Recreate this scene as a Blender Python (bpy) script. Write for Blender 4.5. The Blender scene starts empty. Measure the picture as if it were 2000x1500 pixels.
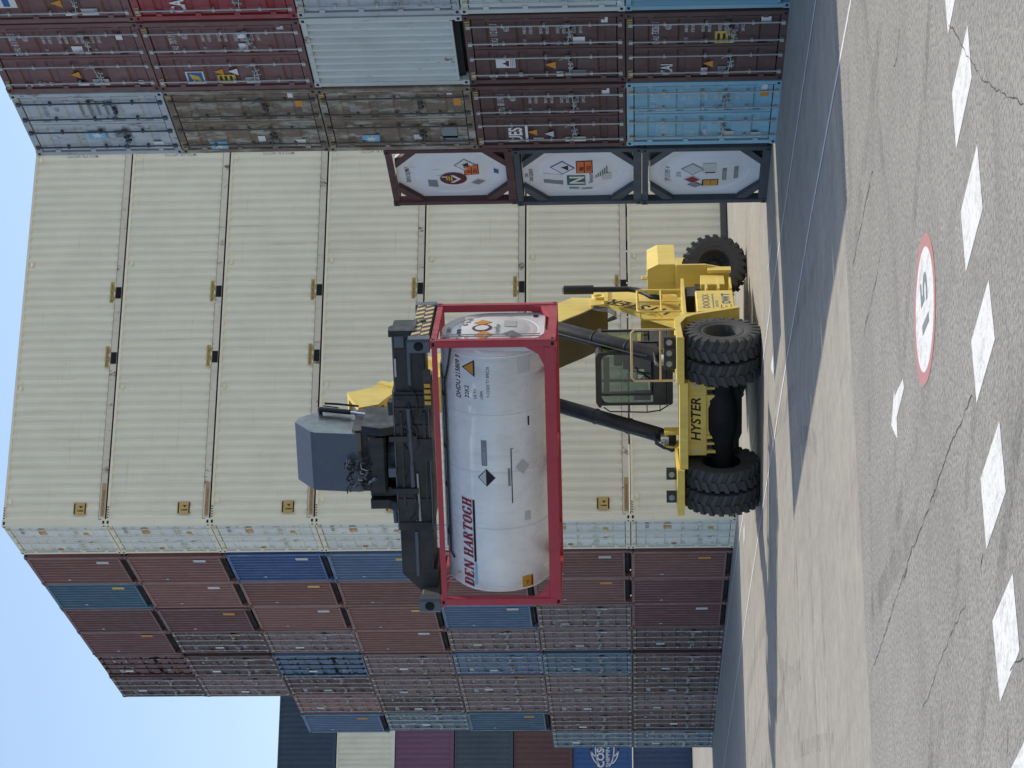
import bpy, bmesh, math, random
from mathutils import Vector, Matrix
random.seed(7)
C = bpy.context.scene.collection
PI = math.pi
ORD = ['zeroth','first','second','third','fourth','fifth','sixth','seventh','eighth','ninth']

# ------------------------------------------------------------------ materials
MATS = {}
def nt(name):
    m = bpy.data.materials.new(name); m.use_nodes = True
    n = m.node_tree.nodes; l = m.node_tree.links
    b = n['Principled BSDF']
    MATS[name] = m
    return m, n, l, b
def noise_node(n, l, vec, scale, detail=4, rough=.6):
    t = n.new('ShaderNodeTexNoise'); t.inputs['Scale'].default_value = scale
    t.inputs['Detail'].default_value = detail; t.inputs['Roughness'].default_value = rough
    l.new(vec, t.inputs['Vector']); return t.outputs['Fac']
def ramp(n, l, fac, lo, hi, a=0., b=1.):
    r = n.new('ShaderNodeMapRange'); r.clamp = True
    r.inputs['From Min'].default_value = lo; r.inputs['From Max'].default_value = hi
    r.inputs['To Min'].default_value = a; r.inputs['To Max'].default_value = b
    l.new(fac, r.inputs['Value']); return r.outputs['Result']
def mixc(n, l, fac, a, b, blend='MIX'):
    x = n.new('ShaderNodeMix'); x.data_type = 'RGBA'; x.blend_type = blend
    if isinstance(fac, float): x.inputs[0].default_value = fac
    else: l.new(fac, x.inputs[0])
    for i, s in ((6, a), (7, b)):
        if isinstance(s, tuple): x.inputs[i].default_value = (*s, 1)
        else: l.new(s, x.inputs[i])
    return x.outputs[2]
def objvec(n, l, scale=(1, 1, 1), rnd=True):
    tc = n.new('ShaderNodeTexCoord'); v = tc.outputs['Object']
    if rnd:
        oi = n.new('ShaderNodeObjectInfo')
        a = n.new('ShaderNodeVectorMath'); a.operation = 'MULTIPLY_ADD'
        cx = n.new('ShaderNodeCombineXYZ')
        for i in range(3): l.new(oi.outputs['Random'], cx.inputs[i])
        l.new(cx.outputs[0], a.inputs[0]); a.inputs[1].default_value = (37, 53, 71); l.new(v, a.inputs[2]); v = a.outputs[0]
    mp = n.new('ShaderNodeVectorMath'); mp.operation = 'MULTIPLY'; mp.inputs[1].default_value = scale
    l.new(v, mp.inputs[0]); return mp.outputs[0]
def paint(name, col, rough=.5, dirt=.35, rust=0., metal=0., dirtcol=None, spec=.4, fade=.12, bump=.15, vary=.07, scrape=0):
    m, n, l, b = nt(name)
    v = objvec(n, l); vs = objvec(n, l, (5, 5, .35))
    d = ramp(n, l, noise_node(n, l, v, 1.1, 6), .42, .75, 0, dirt)
    s = ramp(n, l, noise_node(n, l, vs, 1.4, 4), .5, .78, 0, dirt)
    dc = dirtcol or tuple(c * .45 + .012 for c in col)
    pale = tuple(min(.9, c * .8 + .16) for c in col)
    f = ramp(n, l, noise_node(n, l, v, .55, 3), .4, .75, 0, fade)
    c = mixc(n, l, f, col, pale); c = mixc(n, l, d, c, dc); c = mixc(n, l, s, c, dc)
    if scrape:
        sc_ = ramp(n, l, noise_node(n, l, objvec(n, l, (.35, 1, 7)), 1.3, 7, .75), .60, .74, 0, scrape); c = mixc(n, l, sc_, c, (.33, .28, .20))
        sv = ramp(n, l, noise_node(n, l, objvec(n, l, (6, 6, .22)), 1.2, 5, .7), .60, .76, 0, scrape); c = mixc(n, l, sv, c, (.36, .27, .17))
    if rust > 0:
        r1 = noise_node(n, l, objvec(n, l, (2.2, 2.2, .9)), 1.5, 8, .72)
        rr = ramp(n, l, r1, .62 - rust * .3, .68 - rust * .24)
        rc = mixc(n, l, noise_node(n, l, v, 6, 5), (.12, .092, .068), (.27, .205, .145))
        c = mixc(n, l, rr, c, rc)
    oi = n.new('ShaderNodeObjectInfo'); hv = n.new('ShaderNodeHueSaturation')
    l.new(ramp(n, l, oi.outputs['Random'], 0, 1, 1 - vary, 1 + vary), hv.inputs['Value']); l.new(c, hv.inputs['Color']); c = hv.outputs[0]
    l.new(c, b.inputs['Base Color'])
    rg = ramp(n, l, noise_node(n, l, v, 3, 4), .3, .7, max(.1, rough - .1), min(1, rough + .18)); l.new(rg, b.inputs['Roughness'])
    b.inputs['Metallic'].default_value = metal; b.inputs['Specular IOR Level'].default_value = spec
    if bump:
        bp = n.new('ShaderNodeBump'); bp.inputs['Strength'].default_value = bump; bp.inputs['Distance'].default_value = .01
        l.new(noise_node(n, l, v, 4.5, 3), bp.inputs['Height']); l.new(bp.outputs[0], b.inputs['Normal'])
    return m
def plain(name, col, rough=.6, metal=0., spec=.3): return paint(name, col, rough, .12, 0, metal, None, spec, .05, 0)

paint('cream', (.88, .81, .62), .55, .22, fade=.05, vary=.035, dirtcol=(.58, .53, .38), scrape=.34)
paint('rust_seam', (.42, .27, .14), .8, .5, rust=.25)
paint('cream_door', (.80, .79, .70), .5, .2, fade=.05)
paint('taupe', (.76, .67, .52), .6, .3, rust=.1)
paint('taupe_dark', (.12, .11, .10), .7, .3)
paint('red_brown', (.25, .115, .096), .55, .4)
paint('red_brown_pale', (.285, .142, .12), .6, .4)
paint('maroon', (.175, .076, .070), .55, .4)
paint('dark_brown', (.105, .052, .045), .6, .5)
paint('brown_door', (.215, .135, .125), .6, .5, rust=.12)
paint('bright_red', (.30, .035, .04), .5, .3)
paint('royal_blue', (.05, .11, .28), .5, .35)
paint('steel_blue', (.105, .175, .28), .55, .4)
paint('teal_blue', (.07, .145, .21), .55, .45)
paint('slate_blue', (.10, .15, .20), .55, .5, rust=.12)
paint('pale_blue', (.24, .46, .56), .5, .35)
paint('grey_blue', (.47, .51, .53), .6, .5, rust=.16, dirtcol=(.25, .25, .24))
paint('grey_green', (.58, .62, .595), .6, .35, rust=.05, dirtcol=(.36, .39, .35))
paint('rusted', (.40, .38, .32), .8, .6, rust=.70, dirtcol=(.20, .16, .12))
paint('navy', (.035, .058, .095), .5, .3)
paint('far_cream', (.78, .75, .58), .55, .2)
paint('plum', (.17, .075, .13), .5, .25)
paint('slate', (.055, .075, .095), .5, .3)
paint('far_brown', (.115, .05, .048), .5, .3)
paint('cosco_blue', (.025, .09, .25), .5, .2)
paint('far_navy', (.03, .06, .125), .5, .3)
paint('tank_white', (.88, .875, .855), .30, .24, spec=.8, dirtcol=(.30, .30, .29), fade=.0)
paint('tank_end', (.72, .73, .74), .4, .15, dirtcol=(.36, .33, .28), fade=0)
paint('frame_red', (.46, .046, .068), .5, .25)
paint('frame_maroon', (.09, .035, .038), .6, .4)
paint('frame_slate', (.055, .07, .085), .6, .4)
paint('machine_yellow', (.80, .61, .13), .45, .34, dirtcol=(.36, .25, .08), fade=.14, vary=.03)
paint('machine_black', (.014, .016, .019), .45, .55, dirtcol=(.062, .056, .048), spec=.4)
paint('hood_grey', (.10, .12, .15), .45, .3, fade=.05)
paint('cover_grey', (.045, .053, .064), .22, .15, fade=.05, spec=1.0, bump=.05)
paint('boom_dark_brown', (.085, .072, .042), .6, .6)  # dark brown tone laid over the boom's underside and lower rear end
paint('under_black', (.010, .011, .012), .7, .3, dirtcol=(.035, .03, .026), spec=.2)
paint('guard_cream', (.62, .47, .27), .5, .25)
paint('rubber', (.085, .086, .088), .85, .45, dirtcol=(.06, .055, .048), spec=.2)
paint('steel', (.42, .42, .42), .4, .3, metal=.4)
paint('chrome', (.75, .75, .78), .22, .1, metal=.9, bump=0)
paint('grime', (.11, .10, .085), .75, .5)
plain('dark_gap', (.012, .013, .015), .8)
plain('white_ink', (.72, .72, .70)); plain('black_ink', (.018, .018, .02)); plain('red_ink', (.30, .02, .035))
plain('orange_ink', (.62, .27, .03)); plain('yellow_ink', (.62, .42, .06)); plain('blue_ink', (.03, .12, .32)); plain('sky_ink', (.22, .48, .65))
plain('green_ink', (.02, .11, .07)); plain('grey_ink', (.22, .24, .25)); plain('pale_ink', (.55, .56, .54)); plain('tan_yellow', (.62, .42, .14)); plain('tan_ink', (.50, .33, .16)); plain('dull_yellow', (.50, .35, .10)); plain('ghost_ink', (.52, .52, .51)); plain('hazard_cream', (.70, .58, .33)); plain('faint_ink', (.32, .29, .28)); plain('bright_orange', (.75, .16, .03)); plain('wine_ink', (.26, .018, .04)); plain('maroon_ink', (.10, .02, .03))
plain('lens', (.30, .31, .33), .2)
plain('road_white', (.78, .78, .76), .7)
plain('seat_cloth', (.03, .03, .033), .9)
def glass():
    m, n, l, b = nt('cab_glass')
    o = n['Material Output']; t = n.new('ShaderNodeBsdfTransparent'); t.inputs[0].default_value = (.40, .50, .44, 1)
    g = n.new('ShaderNodeBsdfGlossy'); g.inputs['Roughness'].default_value = .03; g.inputs[0].default_value = (.9, .95, 1, 1)
    x = n.new('ShaderNodeMixShader'); x.inputs[0].default_value = .10
    l.new(t.outputs[0], x.inputs[1]); l.new(g.outputs[0], x.inputs[2]); l.new(x.outputs[0], o.inputs['Surface'])
glass()
def worn_marking():
    m, n, l, b = nt('road_paint'); v = objvec(n, l, rnd=False); vy = objvec(n, l, (1.6, .5, 1))
    f = ramp(n, l, noise_node(n, l, objvec(n, l), 16, 8, .8), .52, .66); g = ramp(n, l, noise_node(n, l, vy, 5, 6, .75), .50, .72, 0, .8)
    c = mixc(n, l, f, (.70, .695, .66), (.40, .39, .36)); c = mixc(n, l, g, c, (.36, .35, .325)); l.new(c, b.inputs['Base Color']); b.inputs['Roughness'].default_value = .85
    m2, n, l, b = nt('road_red'); v = objvec(n, l, rnd=False)
    f = ramp(n, l, noise_node(n, l, v, 20, 8, .8), .44, .64)
    l.new(mixc(n, l, f, (.46, .17, .17), (.38, .27, .25)), b.inputs['Base Color']); b.inputs['Roughness'].default_value = .85
worn_marking()
def ground_mats():
    m, n, l, b = nt('concrete'); v = objvec(n, l, rnd=False)
    vx = objvec(n, l, (.12, 1.6, 1), rnd=False); vy = objvec(n, l, (1.2, .10, 1), rnd=False)
    c = mixc(n, l, ramp(n, l, noise_node(n, l, v, .25, 5), .35, .7), (.385, .355, .292), (.32, .297, .245))
    c = mixc(n, l, ramp(n, l, noise_node(n, l, vy, 2.2, 5), .5, .8, 0, .5), c, (.19, .18, .165))
    c = mixc(n, l, ramp(n, l, noise_node(n, l, vx, 1.2, 5), .52, .8, 0, .45), c, (.18, .17, .155))
    c = mixc(n, l, ramp(n, l, noise_node(n, l, v, 7, 8, .9), .44, .66, 0, .6), c, (.19, .175, .145))
    c = mixc(n, l, ramp(n, l, noise_node(n, l, v, 26, 3, .7), .55, .72, 0, .6), c, (.40, .375, .31))
    c = mixc(n, l, ramp(n, l, noise_node(n, l, v, 2.2, 10, .78), .44, .66, 0, .55), c, (.20, .186, .155))
    c = mixc(n, l, ramp(n, l, noise_node(n, l, v, .8, 9, .75), .5, .68, 0, .5), c, (.40, .37, .30))
    c = mixc(n, l, ramp(n, l, noise_node(n, l, vx, 3.2, 8, .7), .56, .74, 0, .6), c, (.15, .14, .125))
    l.new(c, b.inputs['Base Color']); b.inputs['Roughness'].default_value = .85
    bp = n.new('ShaderNodeBump'); bp.inputs['Strength'].default_value = .3; bp.inputs['Distance'].default_value = .01
    l.new(noise_node(n, l, v, 20, 4), bp.inputs['Height']); l.new(bp.outputs[0], b.inputs['Normal'])
    m, n, l, b = nt('asphalt'); v = objvec(n, l, rnd=False)
    vx = objvec(n, l, (.3, 1.5, 1), rnd=False); vt = objvec(n, l, (1.0, .12, 1), rnd=False)
    c = mixc(n, l, ramp(n, l, noise_node(n, l, v, .35, 4), .35, .7), (.285, .270, .232), (.24, .228, .196))
    g1 = noise_node(n, l, objvec(n, l, (1, .55, 1), rnd=False), 24, 3, .65); g2 = noise_node(n, l, v, 70, 2, .6)
    c = mixc(n, l, ramp(n, l, g1, .48, .66, 0, .5), c, (.44, .42, .365))
    c = mixc(n, l, ramp(n, l, g1, .36, .50, .6, 0), c, (.10, .095, .086))
    c = mixc(n, l, ramp(n, l, g2, .55, .7, 0, .6), c, (.10, .098, .095))
    c = mixc(n, l, ramp(n, l, noise_node(n, l, vx, 1.6, 5), .55, .75, 0, .35), c, (.12, .118, .112))
    c = mixc(n, l, ramp(n, l, noise_node(n, l, vt, 1.5, 5), .55, .75, 0, .25), c, (.12, .118, .112))
    c = mixc(n, l, ramp(n, l, noise_node(n, l, v, 1.1, 8, .7), .46, .7, 0, .35), c, (.15, .145, .13))
    l.new(c, b.inputs['Base Color']); b.inputs['Roughness'].default_value = .85
    bp = n.new('ShaderNodeBump'); bp.inputs['Strength'].default_value = .8; bp.inputs['Distance'].default_value = .012
    l.new(g1, bp.inputs['Height']); l.new(bp.outputs[0], b.inputs['Normal'])
    plain('crack_dark', (.075, .072, .068), .9)
ground_mats()

# ------------------------------------------------------------------ mesh builder
TEXT = {}
def text_geo(s, bold=0., shear=0.):
    k = (s, bold, shear)
    if k not in TEXT:
        cu = bpy.data.curves.new('lettering', 'FONT'); cu.body = s; cu.size = 1; cu.offset = bold; cu.shear = shear; cu.resolution_u = 3
        ob = bpy.data.objects.new('lettering', cu); me = bpy.data.meshes.new_from_object(ob)
        TEXT[k] = ([(v.co.x, v.co.y) for v in me.vertices], [tuple(p.vertices) for p in me.polygons])
        bpy.data.objects.remove(ob); bpy.data.curves.remove(cu); bpy.data.meshes.remove(me)
    return TEXT[k]
class MB:
    def __init__(s, *slots):
        s.v = []; s.f = []; s.m = []; s.sm = []; s.slots = list(slots) or ['machine_black']; s.M = None
    def mi(s, m):
        if m is None: return 0
        if m not in s.slots: s.slots.append(m)
        return s.slots.index(m)
    def add(s, pts, faces, m=None, smooth=False):
        o = len(s.v)
        for p in pts:
            p = Vector(p)
            if s.M is not None: p = s.M @ p
            s.v.append(p)
        i = s.mi(m)
        for f in faces: s.f.append([o + a for a in f]); s.m.append(i); s.sm.append(smooth)
    def poly(s, pts, m=None): s.add(pts, [list(range(len(pts)))], m)
    def box(s, lo, hi, m=None, R=None, about=None):
        a, b = lo, hi
        p = [Vector((x, y, z)) for z in (a[2], b[2]) for y in (a[1], b[1]) for x in (a[0], b[0])]
        if R is not None:
            c = Vector(about) if about is not None else (Vector(a) + Vector(b)) / 2
            p = [c + R @ (q - c) for q in p]
        s.add(p, [(0, 2, 3, 1), (4, 5, 7, 6), (0, 1, 5, 4), (2, 6, 7, 3), (0, 4, 6, 2), (1, 3, 7, 5)], m)
    def bbox(s, lo, hi, ch, m=None):
        # box with chamfered vertical-profile edges (octagonal prism along its longest axis)
        d = [hi[i] - lo[i] for i in range(3)]; ax = d.index(max(d)); i, j = [k for k in range(3) if k != ax]
        pr = [(lo[i] + ch, lo[j]), (hi[i] - ch, lo[j]), (hi[i], lo[j] + ch), (hi[i], hi[j] - ch), (hi[i] - ch, hi[j]), (lo[i] + ch, hi[j]), (lo[i], hi[j] - ch), (lo[i], lo[j] + ch)]
        pts = []
        for e in (lo[ax], hi[ax]):
            for q in pr:
                p = [0, 0, 0]; p[ax] = e; p[i] = q[0]; p[j] = q[1]; pts.append(p)
        s.add(pts, [list(range(8)), list(range(15, 7, -1))] + [(k, k + 8, (k + 1) % 8 + 8, (k + 1) % 8) for k in range(8)], m)
    def prism(s, poly, ax, a, b, m=None):
        # poly of 2D points in the plane across axis ax; axes order (others ascending)
        i, j = [k for k in range(3) if k != ax]; n = len(poly); pts = []
        for e in (a, b):
            for q in poly:
                p = [0, 0, 0]; p[ax] = e; p[i] = q[0]; p[j] = q[1]; pts.append(p)
        s.add(pts, [list(range(n)), list(range(2 * n - 1, n - 1, -1))] + [(k, (k + 1) % n, (k + 1) % n + n, k + n) for k in range(n)], m)
    def tube(s, pts, r, m=None, n=8, cap=True):
        pts = [Vector(p) for p in pts]; rs = r if isinstance(r, (list, tuple)) else [r] * len(pts); rings = []
        prev = None
        for k, p in enumerate(pts):
            t = (pts[min(k + 1, len(pts) - 1)] - pts[max(k - 1, 0)]).normalized()
            u = t.orthogonal().normalized() if prev is None else (prev - t * prev.dot(t)).normalized()
            prev = u; w = t.cross(u)
            rings.append([p + (u * math.cos(2 * PI * i / n) + w * math.sin(2 * PI * i / n)) * rs[k] for i in range(n)])
        P = [q for g in rings for q in g]; F = []
        for k in range(len(pts) - 1):
            F += [(k * n + i, k * n + (i + 1) % n, (k + 1) * n + (i + 1) % n, (k + 1) * n + i) for i in range(n)]
        s.add(P, F, m, True)
        if cap:
            s.add(rings[0], [list(range(n - 1, -1, -1))], m); s.add(rings[-1], [list(range(n))], m)
    def lathe(s, prof, ax, n=32, m=None, c=(0, 0, 0), smooth=True):
        # prof: (position along ax, radius)
        i, j = [k for k in range(3) if k != ax]; P = []
        for (t, r) in prof:
            for k in range(n):
                p = [0, 0, 0]; p[ax] = c[ax] + t; p[i] = c[i] + r * math.cos(2 * PI * k / n); p[j] = c[j] + r * math.sin(2 * PI * k / n); P.append(p)
        F = [(a * n + k, a * n + (k + 1) % n, (a + 1) * n + (k + 1) % n, (a + 1) * n + k) for a in range(len(prof) - 1) for k in range(n)]
        s.add(P, F, m, smooth)
    def text(s, t, size, o, right, up, m=None, bold=0., shear=0., align=0., sx=1., fn=None):
        V, F = text_geo(t, bold, shear)
        if not V: return
        w = max(p[0] for p in V) * align
        o, right, up = Vector(o), Vector(right), Vector(up)
        if fn: P = [fn((p[0] - w) * size * sx, p[1] * size) for p in V]
        else: P = [o + right * ((p[0] - w) * size * sx) + up * (p[1] * size) for p in V]
        s.add(P, F, m)
    def mesh(s, name):
        me = bpy.data.meshes.new(name); me.from_pydata([tuple(v) for v in s.v], [], s.f)
        me.polygons.foreach_set('material_index', s.m); me.polygons.foreach_set('use_smooth', s.sm)
        bm = bmesh.new(); bm.from_mesh(me); bmesh.ops.recalc_face_normals(bm, faces=bm.faces); bm.to_mesh(me); bm.free()
        for k in s.slots: me.materials.append(MATS.get(k) or MATS['dark_gap'])
        me['slots'] = '|'.join(s.slots); me.update(); return me
def link(name, me, parent=None, loc=(0, 0, 0), rot=(0, 0, 0), over=None):
    o = bpy.data.objects.new(name, me); C.objects.link(o); o.location = loc; o.rotation_euler = rot
    if parent is not None: o.parent = parent
    if over and me:
        for i, k in enumerate(me['slots'].split('|')):
            if k in over: o.material_slots[i].link = 'OBJECT'; o.material_slots[i].material = MATS[over[k]]
    return o
def emit(name, b, parent, margin=.0):
    """one part per sticker or block of lettering: faces whose bounds (grown by margin) touch go together"""
    n = len(b.f); par = list(range(n))
    def find(i):
        while par[i] != i: par[i] = par[par[i]]; i = par[i]
        return i
    bb = []
    for f in b.f:
        P = [b.v[i] for i in f]
        bb.append([min(p[k] for p in P) - margin - .012 * (k == 0) for k in range(3)] + [max(p[k] for p in P) + margin + .012 * (k == 0) for k in range(3)])
    for i in range(n):
        for j in range(i):
            if all(bb[i][k] <= bb[j][k + 3] and bb[j][k] <= bb[i][k + 3] for k in range(3)): par[find(i)] = find(j)
    gr = {}
    for i in range(n): gr.setdefault(find(i), []).append(i)
    for fs in gr.values():
        c = MB(b.slots[b.m[fs[0]]])
        for i in fs: c.add([b.v[k] for k in b.f[i]], [list(range(len(b.f[i])))], b.slots[b.m[i]], b.sm[i])
        link(name, c.mesh(name), parent)
def tag(o, label=None, cat=None, group=None, kind=None):
    if label: o['label'] = label
    if cat: o['category'] = cat
    if group: o['group'] = group
    if kind: o['kind'] = kind
    return o
def thing(name, label, cat, loc, rotz=0, group=None):
    o = link(name, None, None, loc, (0, 0, rotz)); o.empty_display_size = .3
    return tag(o, label, cat, group)
CACHE = {}
def proto(key, fn):
    if key not in CACHE: CACHE[key] = fn().mesh(key.split('@')[0])
    return CACHE[key]

# ------------------------------------------------------------------ shipping containers
W = 2.438; H = 2.896; PITCH = 2.9195; HW = W / 2
def corr(a, b, pitch, depth):
    # trapezoid wave from a to b: list of (position, depth)
    n = max(1, round((b - a) / pitch)); p = (b - a) / n; out = []
    for k in range(n):
        o = a + k * p
        out += [(o, 0), (o + .26 * p, 0), (o + .5 * p, depth), (o + .76 * p, depth)]
    out.append((b, 0)); return out
def m_frame(L, door):
    b = MB('PAINT', 'RAIL', 'dark_gap', 'yellow_ink', 'SEAM')
    for x0, x1 in ((0, .16), (L - .16, L)):
        for s in (-1, 1):
            b.box((x0 + .004, min(s * HW, s * (HW - .14)) + .004, .11), (x1 - .004, max(s * HW, s * (HW - .14)) - .004, H - .11))
            for z0, z1 in ((-.011, .11), (H - .115, H + .0115)):
                y0, y1 = sorted((s * (HW + .003), s * (HW - .165)))
                b.box((x0 - .003 if x0 == 0 else x0 - .01, y0, z0), (x1 + .003 if x0 else x1 + .015, y1, z1))
                zc = (z0 + z1) / 2; yc = s * (HW - .085); xe = x0 - .005 if x0 == 0 else x1 + .005
                b.box((xe - .001, yc - .04, zc - .026), (xe + .001, yc + .04, zc + .026), 'dark_gap')
                ys = s * (HW + .005); b.box(((x0 + x1) / 2 - .045, ys - .001, zc - .028), ((x0 + x1) / 2 + .045, ys + .001, zc + .028), 'dark_gap')
    for s in (-1, 1):
        y0, y1 = sorted((s * (HW - .004), s * (HW - .07)))
        b.box((.176, y0, .02), (L - .176, y1, .19), 'RAIL'); b.box((.178, y0 + .006, .19), (L - .178, y1 - .006, .206), 'SEAM')
        b.box((.16, y0, H - .075), (L - .16, y1, H - .004))
    # end rails: x = 0 end then far end
    for x, d in ((0, door), (L, not door)):
        s = 1 if x == 0 else -1
        X = lambda a, c: tuple(sorted((x + s * a, x + s * c)))
        if d:
            a, c = X(.05, .3); b.box((a, -HW + .166, -.021), (c, HW - .166, .0), 'dark_gap'); a, c = X(.004, .09); b.box((a, -HW + .166, .0), (c, HW - .166, .13)); b.box((a, -HW + .166, H - .13), (c, HW - .166, H - .004))
            a, c = X(.10, .11); b.box((a, -HW + .14, .13), (c, HW - .14, H - .13), 'dark_gap')
            for e in (-1, 1):
                for k in range(4):
                    yy = e * (HW - .21 - .075 * k); a, c = X(.001, .003)
                    b.add([(a, yy - .018, H - .115), (a, yy + .018, H - .115), (a, yy + .045, H - .03), (a, yy + .01, H - .03)], [(0, 1, 2, 3)], 'yellow_ink')
        else:
            a, c = X(.004, .06); b.box((a, -HW + .166, H - .10), (c, HW - .166, H - .004))
            a, c = X(.22, .27); b.box((a, -HW + .16, -.021), (c, HW - .16, .17), 'dark_gap')
            a, c = X(.004, .22); b.box((a, -HW + .166, .17), (c, HW - .166, .215))
    b.box((.1, -HW + .08, .05), (L - .1, HW - .08, .17), 'dark_gap')
    return b
def m_side(L):
    b = MB('PAINT'); pr = corr(.16, L - .16, .278, .045); P = []
    for x, d in pr:
        y = -HW + .012 + d
        P += [(x, y, .19), (x, y, H - .075)]
    b.add(P, [(2 * k, 2 * k + 2, 2 * k + 3, 2 * k + 1) for k in range(len(pr) - 1)])
    return b
def m_roof(L):
    b = MB('PAINT'); pr = corr(.12, L - .12, .4, .02); P = []
    for x, d in pr: P += [(x, -HW + .01, H - .012 - d), (x, HW - .01, H - .012 - d)]
    b.add(P, [(2 * k, 2 * k + 2, 2 * k + 3, 2 * k + 1) for k in range(len(pr) - 1)])
    return b
def m_endwall():
    b = MB('PAINT'); pr = corr(-HW + .14, HW - .14, .245, .085); P = []
    for y, d in pr: P += [(.012 + d, y, .21), (.012 + d, y, H - .10)]
    b.add(P, [(2 * k, 2 * k + 2, 2 * k + 3, 2 * k + 1) for k in range(len(pr) - 1)])
    return b
def m_door(s):
    # one leaf: hinge side at s*HW; recessed horizontal bands
    b = MB('PAINT', 'dark_gap', 'steel'); ya, yb = sorted((s * .012, s * (HW - .185)))
    zs = [.16]; z0, z1 = .17, H - .17
    bands = [.42, .95, 1.42, 1.88, 2.42]; prof = [(.15, .03), (.152, .0)]
    for zc in bands: prof += [(zc - .085, 0), (zc - .05, .032), (zc + .05, .032), (zc + .085, 0)]
    prof += [(H - .152, 0), (H - .15, .03)]
    P = []
    yi0, yi1 = ya + .07, yb - .07
    for z, d in prof: P += [(.03 + d, yi0, z), (.03 + d, yi1, z)]
    b.add(P, [(2 * k, 2 * k + 1, 2 * k + 3, 2 * k + 2) for k in range(len(prof) - 1)])
    b.box((.022, ya, .15), (.07, yi0 + .004, H - .15)); b.box((.022, yi1 - .004, .15), (.07, yb, H - .15))
    b.box((.023, yi0 + .004, .15), (.07, yi1 - .004, .22)); b.box((.023, yi0 + .004, H - .22), (.07, yi1 - .004, H - .15))
    for zc in (.4, 1.05, 1.75, 2.45):
        y0, y1 = sorted((s * (HW - .225), s * (HW - .12))); b.box((.006, y0, zc - .05), (.03, y1, zc + .05))
    return b
def m_rod():
    b = MB('ROD'); b.tube([(-.018, 0, .06), (-.018, 0, H - .06)], .017, n=6)
    for z in (.08, H - .085): b.box((-.04, -.05, z - .035), (.004, .05, z + .035))
    for z in (.62, 1.45, 2.2): b.box((-.03, -.045, z - .022), (.022, .045, z + .022))
    return b
def m_handle():
    b = MB('ROD'); b.tube([(-.03, 0, 1.05), (-.045, .10, 1.02), (-.045, .40, .99)], .011, n=6)
    b.box((-.035, -.035, 1.0), (.0, .035, 1.10)); b.tube([(-.03, .0, 1.10), (-.03, .08, 1.20)], .010, n=5); b.box((-.03, .34, .95), (.018, .37, 1.04)); b.box((-.03, .19, .96), (.018, .22, 1.04))
    return b
def strokes(b, ys, z, n, w, h, gap, m, x=-.004):
    for k in range(n):
        y = ys - k * (w + gap); b.add([(x, y, z), (x, y - w, z), (x, y - w, z + h), (x, y, z + h)], [(0, 1, 2, 3)], m)
# viewed from -X: image right is -Y, so lettering runs along -Y
R_, U_ = Vector((0, -1, 0)), Vector((0, 0, 1))
def lett(b, t, y, z, size, m='white_ink', bold=.0, sx=.85, x=.016): b.text(t, size, (x, y, z), R_, U_, m, bold, 0, 0, sx)
def rect(b, y, z, w, h, m, x=.015):
    b.add([(x, y, z), (x, y - w, z), (x, y - w, z + h), (x, y, z + h)], [(0, 1, 2, 3)], m)
def diamond(b, y, z, r, m, x=.012):
    b.add([(x, y - r, z), (x, y, z + r), (x, y + r, z), (x, y, z - r)], [(0, 1, 2, 3)], m)
def container(loc, L, door, paintname, label, group, rail=None, rod='steel', parts=True, extra=None, sides=(1, 1), stickers=None, rods=True):
    root = thing('shipping_container', label, 'container', loc, 0, group)
    ov = {'PAINT': paintname, 'RAIL': rail or paintname, 'ROD': rod, 'SEAM': 'rust_seam' if rail else paintname}
    link('frame', proto(f'frame@{L}{door}', lambda: m_frame(L, door)), root, over=ov)
    if sides[0]: link('side_wall', proto(f'side_wall@{L}', lambda: m_side(L)), root, over=ov)
    if sides[1]: link('side_wall', proto(f'side_wall@{L}', lambda: m_side(L)), root, (L, 0, 0), (0, 0, PI), ov)
    link('roof', proto(f'roof@{L}', lambda: m_roof(L)), root, over=ov)
    far = link('end_wall', proto('end_wall@', m_endwall), root, (L, 0, 0), (0, 0, PI), ov)
    if not door: link('end_wall', proto('end_wall@', m_endwall), root, over=ov)
    else:
        for s in (-1, 1):
            d = link('door', proto(f'door@{s}', lambda: m_door(s)), root, over=ov)
            for q, sg in ((.26, 1), (.86, -1)):
                link('locking_bar', proto('locking_bar@', m_rod), d, (0, s * q, 0), over=ov)
                h = link('handle', proto('handle@', m_handle), d, (0, s * q, 0), (0, 0, 0), ov)
                h.scale = (1, s * sg, random.uniform(.94, 1.06))
    if extra:
        b = MB('white_ink'); extra(b)
        emit('lettering', b, root, .09)
    if stickers:
        b = MB('pale_ink'); stickers(b)
        emit('sticker', b, root)
    return root
def front_stick(seed):
    r = random.Random(seed)
    def f(b):
        k = r.random(); m = r.choice(['pale_ink', 'yellow_ink', 'pale_ink', 'orange_ink'])
        if k < .85: rect(b, -HW + .70 - r.random() * .2, .50 + r.random() * .12, .20, .36, m, .008)
        y = HW - .35; b.add([(.008, y, 1.95), (.008, y - .12, 1.98), (.008, y - .02, 2.08)], [(0, 1, 2)], 'pale_ink')
    return f
def door_marks(seed):
    r = random.Random(seed)
    def f(b):
        ink = r.choice(['pale_ink', 'faint_ink', 'faint_ink'])
        for z, y0 in ((2.42, -.30), (2.42, -.68), (2.22, -.75)): strokes(b, y0, z - r.random() * .1, r.choice((3, 4)), .04, r.uniform(.06, .10), .04, ink, .018)
        for k in range(4):
            if r.random() < .75: strokes(b, -.35, 2.0 - k * .22, r.choice((2, 3)), .04, .05, .04, ink, .018)
            if r.random() < .75: strokes(b, -.72, 2.0 - k * .22, r.choice((2, 3, 4)), .035, .05, .035, ink, .018)
        if r.random() < .5: strokes(b, .86, 2.3, 3, .08, .14, .05, ink, .018)
    return f
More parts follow.
